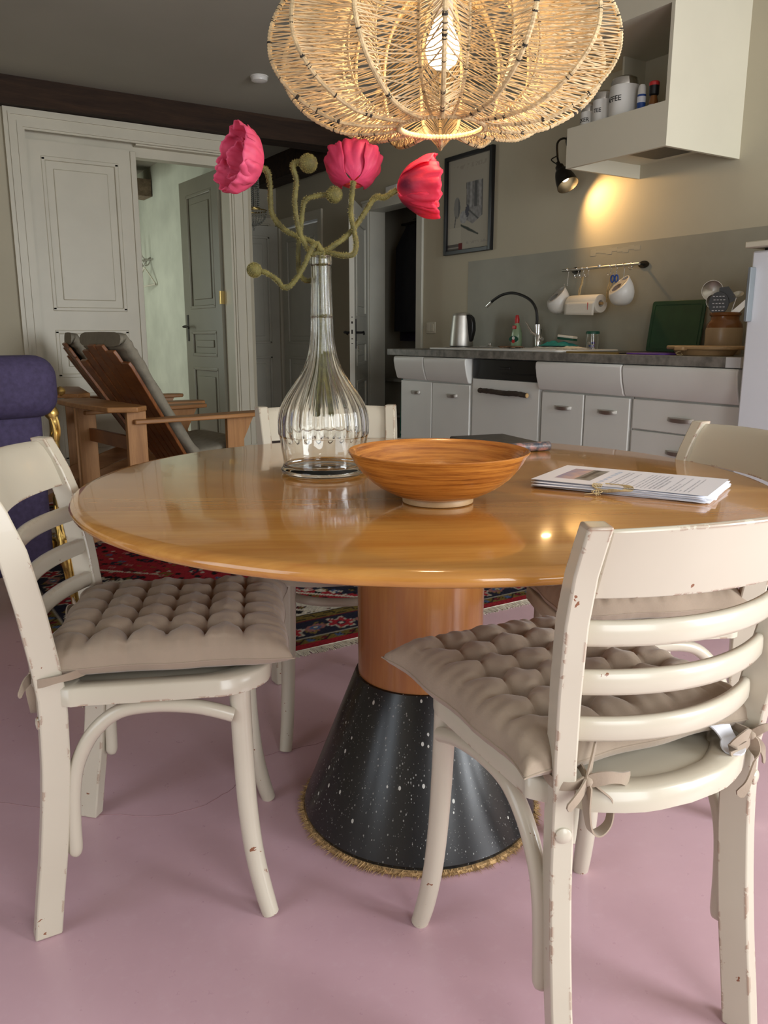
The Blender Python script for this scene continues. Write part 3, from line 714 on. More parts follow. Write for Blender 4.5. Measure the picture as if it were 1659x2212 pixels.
# ================================================================ VASE AND POPPIES
VX, VY = .824, 1.543
vs_ = thing('glass_vase', 'tall fluted clear glass bottle vase with long neck holding poppies', 'vase', (VX, VY, .7385))
VP = [(.742, .0915), (.748, .0935), (.755, .089), (.765, .0875), (.793, .0915), (.818, .0945), (.8225, .0965), (.835, .0972), (.855, .0965), (.874, .0925), (.888, .0868), (.905, .077), (.92, .0665), (.935, .056), (.953, .0445), (.972, .036), (.994, .0295), (1.015, .0258), (1.034, .0236), (1.065, .0226), (1.068, .0238), (1.075, .0226), (1.12, .0215), (1.168, .0208), (1.172, .0228), (1.182, .0228), (1.190, .0212)]
def flute(a, z):
    zz = z + .7385; amp = lerp([.80, .824, .85, .93, 1.02, 1.08, 1.19], [.0, .022, .036, .05, .045, .03, .01], zz); return 1 + amp * (abs(math.cos(13 * a)) - .6)
sp_ = spline([(r, 0, z - .7385) for z, r in VP], 3); outer = [(p.x, p.z) for p in sp_]
inner = [(max(.004, r - (.0032 if z < .32 else .0035)), z) for r, z in reversed(outer) if z > .018]
mb = MB(); full = [(.001, .0035), (.05, .0035), (.078, .001), (.088, .0005)] + outer + inner + [(.08, .015), (.05, .012), (.001, .011)]
no_ = 4 + len(outer); vz = max(z for r, z in full)
mb.lathe(full, 208, flute)
for i_ in range(no_ * 208, len(mb.v)):
    x_, y_, z_ = mb.v[i_]; a_ = math.atan2(y_, x_); f_ = flute(a_, z_); mb.v[i_] = (x_ / f_, y_ / f_, z_)
mb.build('bottle', M['glass'], vs_, angle=180)

def px3(x, y, d=0):                                     # a point d metres behind the upright plane through the vase axis
    n = Vector((VX, VY, 0)).normalized(); r_ = Vector(ray(x, y)); tt = (Vector((VX, VY, 0)).dot(n) + d) / r_.dot(n)
    return Vector(CAM) + r_ * tt
def fuzz(P, rad, n, name, parent, L=.0034):
    mb = MB()
    for _ in range(n):
        x = random.uniform(0, len(P) - 1.001); i = int(x); p = P[i].lerp(P[i + 1], x - i); tg = (P[i + 1] - P[i]).normalized()
        u = tg.orthogonal().normalized(); wv = tg.cross(u); a = random.uniform(0, 2 * PI); d = (u * math.cos(a) + wv * math.sin(a)); rr = rad
        b0 = p + d * rr * .85; q = p + d * (rr + L * random.uniform(.4, 1)) + tg * random.uniform(-.0015, .0015); s_ = tg * .00032; s2 = d.cross(tg) * .0004
        mb.add([b0 - s_, b0 + s_, b0 + s2, q], [(0, 1, 3), (1, 2, 3), (2, 0, 3)])
    return mb.build(name, M['fuzz'], parent, smooth=False, kind='stuff')
def stem(path, label, name, inside, rad=.0052, group='poppies and buds in the vase'):
    P3 = [px3(x, y, d) for x, y, d in path]
    neck = [Vector((VX + inside[0] * .009, VY + inside[1] * .009, 1.185)), Vector((VX + inside[0] * .011, VY + inside[1] * .011, 1.06)), Vector((VX + inside[2], VY + inside[3], .86))]
    if len(inside) > 4: neck[-1].z = inside[4]
    t = thing(name, label, 'flower', tuple(neck[-1]), 0, group)
    P = spline([p - neck[-1] for p in (list(reversed(neck)) + P3)], 9)
    MB().tube(P, [rad * (1 + .12 * noise.noise(p * 60)) for p in P], 10).build('stem', M['stem'], t)
    out = [p for p in P if (p + neck[-1]).z > .74]
    fuzz(out, rad, 1500, 'stem_hair', t)
    return t, P[-1] + neck[-1], neck[-1]
def petal(parent, org, axis, side_a, wid, R0, Lh, open_, seed, colf, roll=0):
    """one crinkled petal of a cup; open_ = flare angle"""
    mt = rot_to(axis)
    nu, nv = 30, 24; vs = []; cols = []
    for j in range(nv):
        v = j / (nv - 1)
        for i in range(nu):
            u = 2 * i / (nu - 1) - 1; a = side_a + u * wid * (.35 + .65 * min(1, v * 1.6)) + .05 * math.sin(seed + v * 3)
            vv = v * (1 - .10 * u * u - .05 * noise.noise(Vector((u * 5, seed, 0))))
            ph = open_ * vv; rr = R0 * math.sin(min(ph, 2.0)) * (1 - roll * max(0, vv - .75)) ; zz = Lh * (1 - math.cos(ph)) / (1 - math.cos(open_))
            nz = noise.noise(Vector((u * 4 + seed, v * 3, seed))) * .10 + noise.noise(Vector((u * 3.2 + seed, v * 3 + seed, seed * 2))) * .11 * v + noise.noise(Vector((u * 12 + seed, v * 3, seed * 2))) * .035 * v * v
            rr *= 1 + nz * v * 1.6; zz *= 1 + nz * .5
            vs.append(mt @ Vector((rr * math.cos(a), rr * math.sin(a), zz))); 
            st = noise.noise(Vector((u * 22 + seed, v * 1.5, 3))) * .5 + .5
            cols.append(colf(u, v, st))
    mb = MB().add([tuple(p) for p in vs], [(j * nu + i, j * nu + i + 1, (j + 1) * nu + i + 1, (j + 1) * nu + i) for j in range(nv - 1) for i in range(nu - 1)])
    o = mb.build('petal', M['petal'], parent, angle=180, solid=.0006); o.location = org; cattr(o, np.array(cols)); return o
def mixt(a, b_, t): return tuple(a[i] * (1 - t) + b_[i] * t for i in range(3))
VIEW = Vector(fwd); RG = Vector(rgt); UP = Vector((0, 0, 1))
# flower 1: big pink one, open mouth to the left
t1, e1, n1 = stem([(690, 540, 0), (668, 520, .01), (620, 500, .02), (588, 462, .02), (583, 400, .01), (577, 370, 0), (562, 362, -.002)], 'large pink poppy head facing left, leftmost flower in the vase', 'poppy', (-.3, .2, -.01, .01))
def pink(u, v, st): return mixt(mixt((.62, .045, .12), (.86, .10, .24), st), (.90, .16, .30), v * .6)
ax1 = (-RG * .80 - VIEW * .56 + UP * .10).normalized()
for k, (sa, wd, Rr, Lh, op) in enumerate([(0, .95, .066, .066, 1.55), (1.35, .95, .068, .070, 1.5), (2.6, .95, .070, .066, 1.62), (3.9, .95, .066, .070, 1.5), (5.1, .95, .068, .066, 1.58), (.6, .9, .042, .058, 1.3), (2.7, .9, .040, .060, 1.25), (4.6, .9, .044, .058, 1.3)]):
    petal(t1, e1 - n1, ax1, sa, wd, Rr, Lh, op, 3.1 + k * 7, pink, .3)
# flower 2: middle, seen from behind
t2, e2, n2 = stem([(706, 546, .0), (735, 551, -.01), (762, 550, -.01), (769, 530, -.005), (765, 500, 0), (758, 460, .0), (762, 405, .0), (763, 392, .002)], 'coral pink poppy in the middle, seen from behind on an upright stem', 'poppy', (.5, .1, .012, .0))
def coral(u, v, st): return mixt(mixt((.50, .02, .05), (.85, .07, .07), min(1, v * 1.6)), (.90, .22, .22), st * .35 * v)
def coral2(u, v, st): return mixt((.62, .03, .10), (.80, .09, .22), st)
ax2 = (UP * .80 + VIEW * .58 - RG * .02).normalized()
for k, (sa, wd, Rr, Lh, op, cf) in enumerate([(-1.55, 1.25, .052, .074, 1.5, coral), (.1, 1.1, .057, .062, 1.6, coral2), (1.6, 1.2, .052, .066, 1.45, coral2), (3.1, 1.1, .058, .064, 1.6, coral2)]):
    petal(t2, e2 - n2, ax2, sa, wd, Rr, Lh, op, 41 + k * 5, cf)
# flower 3: right, side view
t3, e3, n3 = stem([(700, 544, 0), (712, 536, .0), (745, 513, .005), (772, 483, .01), (803, 436, .01), (815, 425, .008), (830, 427, .006), (845, 418, .004), (858, 410, .002)], 'red poppy with dark blotch at the right, seen from the side', 'poppy', (.2, -.5, .0, -.012))
def redd(u, v, st):
    bl = math.exp(-((v - .42) / .28) ** 2 - (u / .85) ** 2)
    return mixt(mixt((.82, .03, .07), (.92, .06, .14), st), (.13, .01, .04), min(1, bl * 1.0))
ax3 = (RG * .85 + UP * .02 - VIEW * .10).normalized()
for k, (sa, wd, Rr, Lh, op) in enumerate([(0, 1.0, .056, .088, 1.5), (1.5, 1.0, .060, .080, 1.55), (3.0, 1.0, .060, .092, 1.5), (4.5, 1.0, .058, .084, 1.5)]):
    petal(t3, e3 - n3, ax3, sa, wd, Rr, Lh, op, 80.5 + k * 3, redd)
def bud(t, e, n0, axis, r_, name='bud'):
    mt = rot_to(axis); c_ = e + Vector(axis).normalized() * r_ * .8
    mb = MB().lathe([(.001, -r_ * 1.05), (r_ * .5, -r_ * .88), (r_ * .87, -r_ * .5), (r_, 0), (r_ * .88, r_ * .5), (r_ * .55, r_ * .86), (r_ * .2, r_ * 1.02), (.001, r_ * 1.05)], 24)
    mb.xf(Matrix.Translation(c_ - n0) @ mt); b_ = mb.build('bud', M['stem'], t, angle=180)
    mb = MB()
    for _ in range(800):
        d = Vector((random.gauss(0, 1), random.gauss(0, 1), random.gauss(0, 1))).normalized(); p = c_ - n0 + d * r_ * .97; q = p + d * random.uniform(.001, .003) + Vector((random.uniform(-1, 1), random.uniform(-1, 1), random.uniform(-1, 1))) * .0007
        u = d.orthogonal().normalized() * .0004; w2 = d.cross(u); mb.add([p - u, p + u, p + w2, q], [(0, 1, 3), (1, 2, 3), (2, 0, 3)])
    mb.build('bud_hair', M['fuzz'], b_, smooth=False, kind='stuff')
t4, e4, n4 = stem([(688, 545, -.012), (672, 548, -.014), (655, 520, -.012), (645, 495, -.01), (637, 440, -.01), (640, 390, -.01), (632, 360, -.012), (640, 351, -.012), (650, 352, -.012)], 'tall hairy stem bent over to a round green bud, highest bud', 'poppy bud', (-.4, -.4, -.012, -.005), .0050)
bud(t4, e4, n4, RG * 1.0 + UP * -.05, .0180)
t5, e5, n5 = stem([(690, 560, .03), (684, 575, .034), (675, 602, .034), (660, 606, .03), (646, 585, .024), (645, 530, .02), (650, 490, .018), (655, 445, .014), (662, 430, .012), (685, 423, .012), (708, 421, .012)], 'hairy stem with a round bud pointing right, below the tallest bud', 'poppy bud', (-.1, .6, -.004, .014), .0046)
bud(t5, e5, n5, RG * 1.0 + UP * .02, .0165)
t6, e6, n6 = stem([(692, 538, -.018), (684, 526, -.020), (672, 538, -.022), (658, 572, -.022), (638, 605, -.022), (616, 622, -.022), (598, 605, -.02), (580, 592, -.02), (562, 585, -.02)], 'hairy stem drooping left to a low round bud', 'poppy bud', (.1, -.6, .006, -.012), .0046)
bud(t6, e6, n6, -RG * 1.0 + UP * .12, .0150)

# ================================================================ BOWL, PAPERS, CASE
bw = thing('bamboo_bowl', 'shallow amber coiled bamboo bowl on a low round foot', 'bowl', (.843, 1.150, .7385))
mb = MB(); prof_o = [(.066, .012), (.080, .017), (.105, .030), (.128, .048), (.145, .068), (.156, .086), (.160, .0915)]
prof_i = [(.156, .0925), (.150, .086), (.139, .068), (.122, .050), (.100, .034), (.070, .022), (.04, .018), (.001, .017)]
po_ = [(p.x, p.z) for p in spline([(a, 0, b_) for a, b_ in prof_o], 6)]; pi2 = [(p.x, p.z) for p in spline([(a, 0, b_) for a, b_ in prof_i], 6)]
po_ = [(r + .00035 * math.sin(i * 2.2), z) for i, (r, z) in enumerate(po_)]
mb.lathe([(.001, .010), (.03, .010), (.055, .011)] + po_ + [(.1605, .0925), (.159, .094)] + pi2, 120); mb.build('shell', M['bamboo'], bw, angle=70)
MB().lathe([(.001, .0005), (.060, .0005), (.063, .002), (.0635, .010), (.062, .013), (.001, .013)], 64).build('foot', M['lightwood'], bw)
pp = thing('paper_stack', 'stack of printed sheets in plastic sleeves tied with twine on the table', 'papers', (1.265, 1.075, .7385), 0)
ca, cb = Vector((1.083, 1.17, 0)), Vector((1.223, .872, 0))     # near long edge, left to right
cdn = Vector((1.25, 1.262, 0)); du = (cb - ca); dv = Vector((du.y, -du.x, 0)).normalized() * -1
dv = Vector((.905, .425, 0)).normalized() * .205
cen = Vector((1.265, 1.075, 0))
def sheet(z, sc=1, rt=0, off=(0, 0), name='sheet', mat=None, wav=.0006):
    nu, nv = 24, 14; vs = []; mr = Matrix.Rotation(rt, 4, 'Z'); mid = ca + du / 2 + dv / 2
    for j in range(nv):
        for i in range(nu):
            u, v = i / (nu - 1), j / (nv - 1); p = ca + du * u + dv * v; p = mid + mr @ ((p - mid) * sc) + Vector((off[0], off[1], 0)) - cen
            vs.append((p.x, p.y, z + wav * math.sin(u * 7 + z * 900) * math.sin(v * 4 + 1) + wav))
    return MB().add(vs, [(j * nu + i, j * nu + i + 1, (j + 1) * nu + i + 1, (j + 1) * nu + i) for j in range(nv - 1) for i in range(nu - 1)]).build(name, mat, pp, angle=180, solid=.0006)
for k in range(9):
    sheet(.001 + k * .0015, 1 + random.uniform(-.01, .02), random.uniform(-.05, .05) + (.10 if k == 4 else 0), (random.uniform(-.004, .006), random.uniform(-.004, .004)), 'sheet', M['label'])
# printed top sheet
nu, nv = 260, 160; vs = []; cols = []
rnd = np.random.RandomState(3)
for j in range(nv):
    for i in range(nu):
        u, v = i / (nu - 1), j / (nv - 1); p = ca + du * u + dv * v - cen; vs.append((p.x, p.y, .0158 + .0006 * math.sin(u * 6) * math.sin(v * 3)))
        c_ = (.80, .78, .84)
        if .10 < u < .32 and .20 < v < .82:
            k = .5 + .5 * noise.noise(Vector((u * 22, v * 14, 1))); c_ = mixt((.05, .05, .06), (.45, .42, .38), k * .6) if u > .22 else mixt((.12, .16, .40), (.75, .45, .28), (u - .10) / .12 * .4 + k * .5)
            if abs(u - .255) < .012 and v > .3: c_ = (.02, .02, .03)
        elif .37 < u < .395 and .12 < v < .85 and (int(v * 42) % 5 != 2): c_ = (.40, .48, .66) if rnd.rand() > .25 else (.78, .78, .84)
        elif .43 < u < .90 and .10 < v < .86:
            li = int((u - .43) / .0235); fr = ((u - .43) / .0235) % 1; ends = [.86, .86, .2, .84, .45, 0, .86, .86, .86, .84, .86, .86, .6, 0, .86, .5, .86, .2, .8, .86]
            if .25 < fr < .62 and v < ends[li % 20] and rnd.rand() > .28: c_ = (.30, .31, .38)
        cols.append(c_)
o = MB().add(vs, [(j * nu + i, j * nu + i + 1, (j + 1) * nu + i + 1, (j + 1) * nu + i) for j in range(nv - 1) for i in range(nu - 1)]).build('printed_sheet', M['print'], pp, angle=180, label='top sheet with a photo and lines of print'); cattr(o, np.array(cols))
mb = MB(); e0 = ca + du * .38 - cen
for k in range(7):
    a0 = e0 + du * (.008 * k); mb.tube(spline([a0 + dv * .02 + Vector((0, 0, .019)), a0 - dv * .015 + Vector((0, 0, .014 - .001 * k)), a0 + du * .07 - dv * .03 + Vector((0, 0, .006 + .001 * k)), a0 + du * .17 - dv * .012 + Vector((0, 0, .012)), a0 + du * .16 + dv * .05 + Vector((0, 0, .0185)), a0 + du * .06 + dv * .055 + Vector((0, 0, .019))], 5), .0011, 5)
for k in range(10):
    a0 = e0 + du * .035; mb.tube(spline([a0 - dv * .02 + Vector((0, 0, .009)), a0 - dv * .06 + du * random.uniform(-.04, .03) + Vector((0, 0, .006)), a0 - dv * random.uniform(.08, .13) + du * random.uniform(-.06, .03) + Vector((0, 0, .002))], 4), .0009, 5)
mb.build('twine', M['twine'], pp)
cs = thing('flat_case', 'flat dark case with marbled rounded spine behind the bowl', 'case', (1.415, 1.672, .7385), R(-101))
MB().box((-.11, -.085, .001), (.125, .085, .018)).build('lid', plain('charcoal_cover', (.045, .043, .042), .5, var=.25, vs=50, bmp=.2), cs, bevel=.005)
MB().tube([(.13, -.085, .0125), (.13, .085, .0125)], .0118, 16).build('spine', M['marbled'], cs, bevel=.002)
MB().lathe([(.012, 0), (.012, .006), (.001, .009)], 12, c=(-.120, .02, .006)).build('clasp', M['black'], cs)

# ================================================================ RUG
RX0, RX1, RY0, RY1 = .42, 2.78, 2.285, 5.25
rg = thing('persian_rug', 'red and navy patterned wool rug with cream fringe under and beyond the table', 'rug', (RX0, RY0, 0))
step = .0085; nx = int((RX1 - RX0) / step); ny = int((RY1 - RY0) / step)
xs = np.linspace(0, RX1 - RX0, nx); ys = np.linspace(0, RY1 - RY0, ny); GX, GY = np.meshgrid(xs, ys)
Wd, Ln = RX1 - RX0, RY1 - RY0
dE = np.minimum(np.minimum(GX, Wd - GX), np.minimum(GY, Ln - GY))
al = np.where(np.minimum(GX, Wd - GX) < np.minimum(GY, Ln - GY), GY, GX)      # coordinate along the border
red, navy, olive, cream, black_, dred, blue_, pinkk = [np.array(c) for c in ((.30, .018, .028), (.018, .018, .034), (.15, .105, .025), (.52, .47, .39), (.012, .010, .012), (.12, .012, .02), (.06, .10, .20), (.38, .16, .15))]
C_ = np.zeros((ny, nx, 3)); C_[:] = red
def put(mask, c): C_[mask] = c
rs = np.random.RandomState(5)
def blobs(cell, x, y, seed):
    ix, iy = np.floor(x / cell).astype(int), np.floor(y / cell).astype(int)
    h = (np.sin(ix * 127.1 + iy * 311.7 + seed) * 43758.5453) % 1; h2 = (np.sin(ix * 269.5 + iy * 183.3 + seed) * 43758.5453) % 1
    fx, fy = x / cell - ix - .5, y / cell - iy - .5
    return h, h2, fx, fy
# outer borders
put(dE < .035, red)
b1 = (dE >= .035) & (dE < .085); put(b1, olive)
b2 = (dE >= .085) & (dE < .235); put(b2, navy)
b3 = (dE >= .245) & (dE < .295); put(b3, olive)
put((dE >= .235) & (dE < .245), dred); put((dE >= .295) & (dE < .303), black_); put((dE >= .303) & (dE < .312), cream)
put((dE >= .083) & (dE < .088), cream * .6)
# running motifs in guard borders
ph = (al / .085) % 1; me_ = np.abs(((dE - .245) / .05) - (.5 + .28 * np.sign(np.sin(2 * PI * al / .085))))
put(b3 & (me_ < .12), black_); put(b3 & (np.minimum(np.abs(ph - .0), np.abs(ph - .5)) < .05) & (dE > .258) & (dE < .283), black_)
fl1 = np.hypot(((al / .11) % 1 - .5) * .11, dE - .06)
put(b1 & (fl1 < .014), dred); put(b1 & (np.hypot(((al / .11 + .5) % 1 - .5) * .11, dE - .06) < .013), blue_); put(b1 & (np.abs(np.sin(al * 60) * .018 + .06 - dE) < .004), black_)
# main border: rosettes and leaves on navy
rp = ((al / .21) % 1 - .5) * .21; rr_ = np.hypot(rp, dE - .16); th_ = np.arctan2(dE - .16, rp)
put(b2 & (rr_ < .052 + .010 * np.cos(6 * th_)), cream * .75); put(b2 & (rr_ < .042 + .010 * np.cos(6 * th_)), red); put(b2 & (rr_ < .016), navy); put(b2 & (rr_ < .008), cream)
rp2 = ((al / .21 + .5) % 1 - .5) * .21; r2 = np.hypot(rp2 * 1.0, (dE - .16) * 1.4)
put(b2 & (r2 < .038 + .014 * np.cos(4 * th_ + 1)), pinkk * .7); put(b2 & (r2 < .024), blue_); put(b2 & (r2 < .010), cream)
put(b2 & (np.abs(dE - .16 - .045 * np.sin(2 * PI * al / .105)) < .0055) & (rr_ > .055), olive * 1.3)
# field: white spandrels, red ground, stepped navy medallions
fld = dE >= .312
U, V = GX - Wd / 2, GY - Ln / 2
q8 = lambda a, s: np.round(a / s) * s
dia = np.abs(q8(U, .03)) * 1.15 + np.abs(q8(V, .03)) * .92
put(fld, cream); put(fld & (dia < 1.22), black_); put(fld & (dia < 1.19), red)
med = np.abs(q8(U, .04)) * 1.6 + np.abs(q8((V + Ln) % .9 - .45, .04)) * 1.3
put(fld & (dia < 1.19) & (med < .52), cream); put(fld & (dia < 1.19) & (med < .49), navy); put(fld & (dia < 1.19) & (med < .30), olive); put(fld & (dia < 1.19) & (med < .28), dred); put(fld & (dia < 1.19) & (med < .12), cream)
for cell, sd, cols_ in ((.13, 1, (dred, olive, navy)), (.075, 9, (black_, pinkk, blue_)), (.045, 4, (cream * .8, black_, olive))):
    h, h2, fx, fy = blobs(cell, GX + .02 * np.sin(GY * 9), GY + .02 * np.sin(GX * 11), sd)
    sh = np.abs(fx) * (1 + h) + np.abs(fy) * (2 - h)
    for i, cc in enumerate(cols_): put(fld & (h > .45) & (h2 > i / 3) & (h2 < (i + 1) / 3) & (sh < .42) & (sh > .16 * (i != 0)), cc)
zz_ = np.abs(((GX + GY) / .16) % 1 - .5); put(fld & (dia > 1.05) & (dia < 1.19) & (zz_ < .08), cream)
wht = fld & (dia >= 1.22)
h, h2, fx, fy = blobs(.085, GX, GY, 31); put(wht & (np.abs(fx) * 1.1 + np.abs(fy) * (1.2 + h) < .42), black_); put(wht & (np.abs(fx) * 1.1 + np.abs(fy) * (1.2 + h) < .33), dred); put(wht & (np.hypot(fx, fy) < .1), olive)
C_ *= (.66 + .26 * rs.rand(ny, nx, 1))
zz = .009 + .0012 * rs.rand(ny, nx)
vs = np.stack([GX, GY, zz], -1).reshape(-1, 3)
idx = np.arange(nx * ny).reshape(ny, nx); q = np.stack([idx[:-1, :-1], idx[:-1, 1:], idx[1:, 1:], idx[1:, :-1]], -1).reshape(-1, 4)
me = bpy.data.meshes.new('pile'); me.from_pydata(vs.tolist(), [], q.tolist()); me.materials.append(M['rug'])
po = bpy.data.objects.new('pile', me); COL.objects.link(po); po.parent = rg; cattr(po, C_.reshape(-1, 3))
MB().box((0, 0, .001), (Wd, Ln, .0085)).build('backing', M['fringe'], rg, smooth=False)
mb = MB()
for i in range(1500):
    x = i / 1500 * Wd + random.uniform(-.002, .002); L = random.uniform(.022, .042); dx = random.uniform(-.010, .010)
    for y0, sg in ((0, -1),):
        mb.tube([(x, y0, .006), (x + dx * .5, y0 + sg * L * .5, .004), (x + dx, y0 + sg * L, .0015)], .0014, 3)
mb.build('fringe', M['fringe'], rg, smooth=False, kind='stuff')

# ================================================================ KITCHEN
XD = 3.09            # door fronts
KZ = .94
cab = M['white_cab']
def handle(parent, x, y, z, w_=.075):
    secs = []
    for i in range(13):
        u = 2 * i / 12 - 1; d = .016 * (1 - abs(u) ** 3); hh = .0070 + .0035 * (1 - u * u)
        secs.append([(x - d - .001, y + u * w_ / 2, z + hh - .004 * (1 - u * u)), (x - d - .006 * (1 - abs(u) ** 3) - .001, y + u * w_ / 2, z + hh * .3), (x - d - .003, y + u * w_ / 2, z - hh * 1.5), (x - max(0, d - .006), y + u * w_ / 2, z - hh * 1.3), (x - max(0, d - .007), y + u * w_ / 2, z + hh * .8)])
    return MB().sweep(secs).build('handle', M['steel'], parent, bevel=.001)
def front(parent, y0, y1, z0, z1, name='door', x=XD, t=.02):
    return MB().box((x, y0 + .0025, z0 + .0015), (x + t, y1 - .0025, z1 - .0015)).build(name, cab, parent, bevel=.005, seg=3)
def pelmet(parent, y0, y1, z0=.742, z1=.893):
    """bulging slanted drawer front"""
    pr_ = [(XD + .02, z0), (XD - .006, z0), (XD - .016, z0 + .012), (XD - .034, z0 + .07), (XD - .043, z1 - .03), (XD - .042, z1 - .008), (XD - .034, z1), (XD + .02, z1)]
    mb = MB(); secs = [[(x, y, z) for x, z in pr_] for y in (y0 + .002, y1 - .002)]
    return mb.sweep(secs).build('drawer_front', cab, parent, bevel=.006, seg=3)
def unit(label, y0, y1):
    t = thing('base_cabinet', label, 'cabinet', (0, 0, 0), 0, 'white base cabinets under the grey worktop')
    MB().box((XD + .021, y0 + .001, .10), (XR - .01, y1 - .001, .895)).build('carcass', cab, t, smooth=False)
    MB().box((XD + .06, y0 + .001, .0005), (XD + .075, y1 - .001, .10)).build('plinth', cab, t, smooth=False)
    return t
u1 = unit('left-hand white cabinet with two doors and two bulging drawer fronts, beside the teal cloth', 3.90, 4.665)
front(u1, 4.30, 4.66, .11, .735); front(u1, 3.905, 4.295, .11, .735); pelmet(u1, 4.345, 4.69); pelmet(u1, 3.90, 4.34)
d_ = [c for c in u1.children if c.name.startswith('door')]; handle(d_[0], XD, 4.48, .663, .10); handle(d_[1], XD, 4.08, .664, .105)
u2 = unit('middle white cabinet with two doors right of the dishwasher', 2.665, 3.285)
front(u2, 2.97, 3.28, .11, .735); front(u2, 2.67, 2.965, .11, .735); pelmet(u2, 2.70, 3.295)
d_ = [c for c in u2.children if c.name.startswith('door')]; handle(d_[0], XD, 3.115, .66, .12); handle(d_[1], XD, 2.81, .662, .125)
u3 = unit('white drawer cabinet at the right end next to the fridge', 2.075, 2.66)
for (a, b_) in ((.590, .735), (.435, .587), (.275, .432), (.11, .272)):
    dr = front(u3, 2.08, 2.655, a, b_, 'drawer'); handle(dr, XD, 2.375, (a + b_) / 2 - .005, .14)
pelmet(u3, 2.08, 2.697)
dw = thing('dishwasher', 'white dishwasher with black control panel and a branch as door handle', 'dishwasher')
MB().box((XD + .03, 3.295, .10), (XR - .01, 3.89, .893)).build('body', M['white'], dw, smooth=False)
MB().box((XD + .004, 3.305, .11), (XD + .03, 3.882, .776)).build('door', cab, dw, bevel=.003)
MB().box((XD + .006, 3.303, .779), (XD + .034, 3.885, .892)).box((XD + .002, 3.33, .812), (XD + .008, 3.62, .818)).box((XD + .002, 3.55, .838), (XD + .008, 3.64, .852)).build('control_panel', M['black'], dw, bevel=.002)
secs = []; pts = spline([(XD - .03, 3.775, .712), (XD - .034, 3.68, .712), (XD - .032, 3.55, .708), (XD - .034, 3.45, .711), (XD - .030, 3.365, .706)], 8)
bh = MB().tube(pts, [.0145 + .0035 * noise.noise(Vector((i * .6, 0, 0))) for i in range(len(pts))], 12).tube([(XD - .03, 3.72, .712), (XD + .004, 3.72, .712)], .006, 8).tube([(XD - .03, 3.42, .71), (XD + .004, 3.42, .71)], .006, 8).build('branch_handle', M['bark'], dw)
p_ = pts[-1]; MB().tube([p_, p_ + Vector((.0005, -.004, 0))], .0125, 12).build('cut_end', M['endgrain'], bh)
# worktop with sink cut into it
wt = MB().box((3.055, 2.075, .897), (XR, 4.78, KZ)).build('worktop', M['concrete'], None, bevel=.003); tag(wt, 'grey concrete-look worktop running along the kitchen wall', 'worktop')
cap = MB().box((3.0535, 2.067, .896), (3.12, 2.0745, KZ + .0005)).build('end_cap', M['steel'], wt)
# end trim of the worktop corner seen as a pale metal strip
MB().box((3.0525, 2.075, .8965), (3.0548, 2.145, KZ)).build('end_strip', plain('aluminium_strip', (.60, .62, .62), .4), wt, smooth=False)
sk = thing('sink', 'white enamel inset sink with drainer on the worktop', 'sink', (0, 0, KZ))
y0, y1, x0, x1 = 3.17, 4.37, 3.10, 3.57
mb = MB()
def rrect(x0, x1, y0, y1, r, n=6):
    P = []
    for (cx_, cy_, a0) in ((x1 - r, y1 - r, 0), (x0 + r, y1 - r, 90), (x0 + r, y0 + r, 180), (x1 - r, y0 + r, 270)):
        for k in range(n + 1): a = R(a0 + 90 * k / n); P.append((cx_ + r * math.cos(a), cy_ + r * math.sin(a)))
    return P
po2 = rrect(x0, x1, y0, y1, .04); mb.prism(po2, .0005, .013); mb.build('rim', M['white'], sk, bevel=.004, seg=3)
mb = MB(); A_, B_ = rrect(3.15, 3.50, 3.90, 4.30, .06), rrect(3.17, 3.48, 3.92, 4.28, .06); n = len(A_)
mb.add([(x, y, .016) for x, y in A_] + [(x, y, .0135) for x, y in B_], [(i, (i + 1) % n, n + (i + 1) % n, n + i) for i in range(n)] + [tuple(n + i for i in range(n))]).build('basin', M['white'], sk)
mb = MB()
for i in range(9): mb.box((3.19 + i * .03, 3.30, .0125), (3.20 + i * .03, 3.84, .0155))
mb.build('drainer_ribs', M['white'], sk, bevel=.002)
# flexible black tap
tp = thing('kitchen_tap', 'chrome tap with a long arched black hose spout', 'tap', (3.46, 3.72, KZ + .0135))
MB().lathe([(.001, 0), (.026, 0), (.026, .006), (.019, .012), (.019, .075), (.016, .08), (.001, .08)], 24).tube([(0, 0, .05), (0, -.035, .055)], .012, 12).build('body', M['chrome'], tp)
MB().tube([(0, -.0, .07), (-.02, .035, .09), (-.03, .085, .155)], [.011, .010, .006], 10).tube([(0, 0, .075), (0, 0, .14)], .013, 16).build('lever', M['chrome'], tp)
def tpt(x, y, d=3.46): return atX(x, y, 3.46) - Vector((3.46, 3.72, KZ + .0105))
P = [tpt(1159, 705), tpt(1160, 690), tpt(1158, 670), tpt(1148, 652), tpt(1130, 640), tpt(1107, 634), tpt(1085, 638), tpt(1068, 648), tpt(1061, 654)]
MB().tube(spline(P, 8), .0085, 12).build('hose', M['rubber'], tp)
MB().tube([tpt(1062, 653), tpt(1052, 663)], [.0095, .010], 14).build('spray_head', M['chrome'], tp)
MB().tube([tpt(1159, 745), tpt(1159, 702)], .0105, 14).build('riser', M['chrome'], tp)
pl_ = MB().lathe([(.001, 0), (.016, 0), (.018, .004), (.010, .010), (.012, .024), (.001, .026)], 20, c=(3.40, 4.10, KZ + .017)).lathe([(.001, 0), (.034, .001), (.036, .006), (.001, .009)], 24, c=(3.40, 4.15, KZ + .017)).build('sink_plug', M['chrome'], None); tag(pl_, 'shiny metal sink plug lying on the sink rim by the kettle', 'plug')
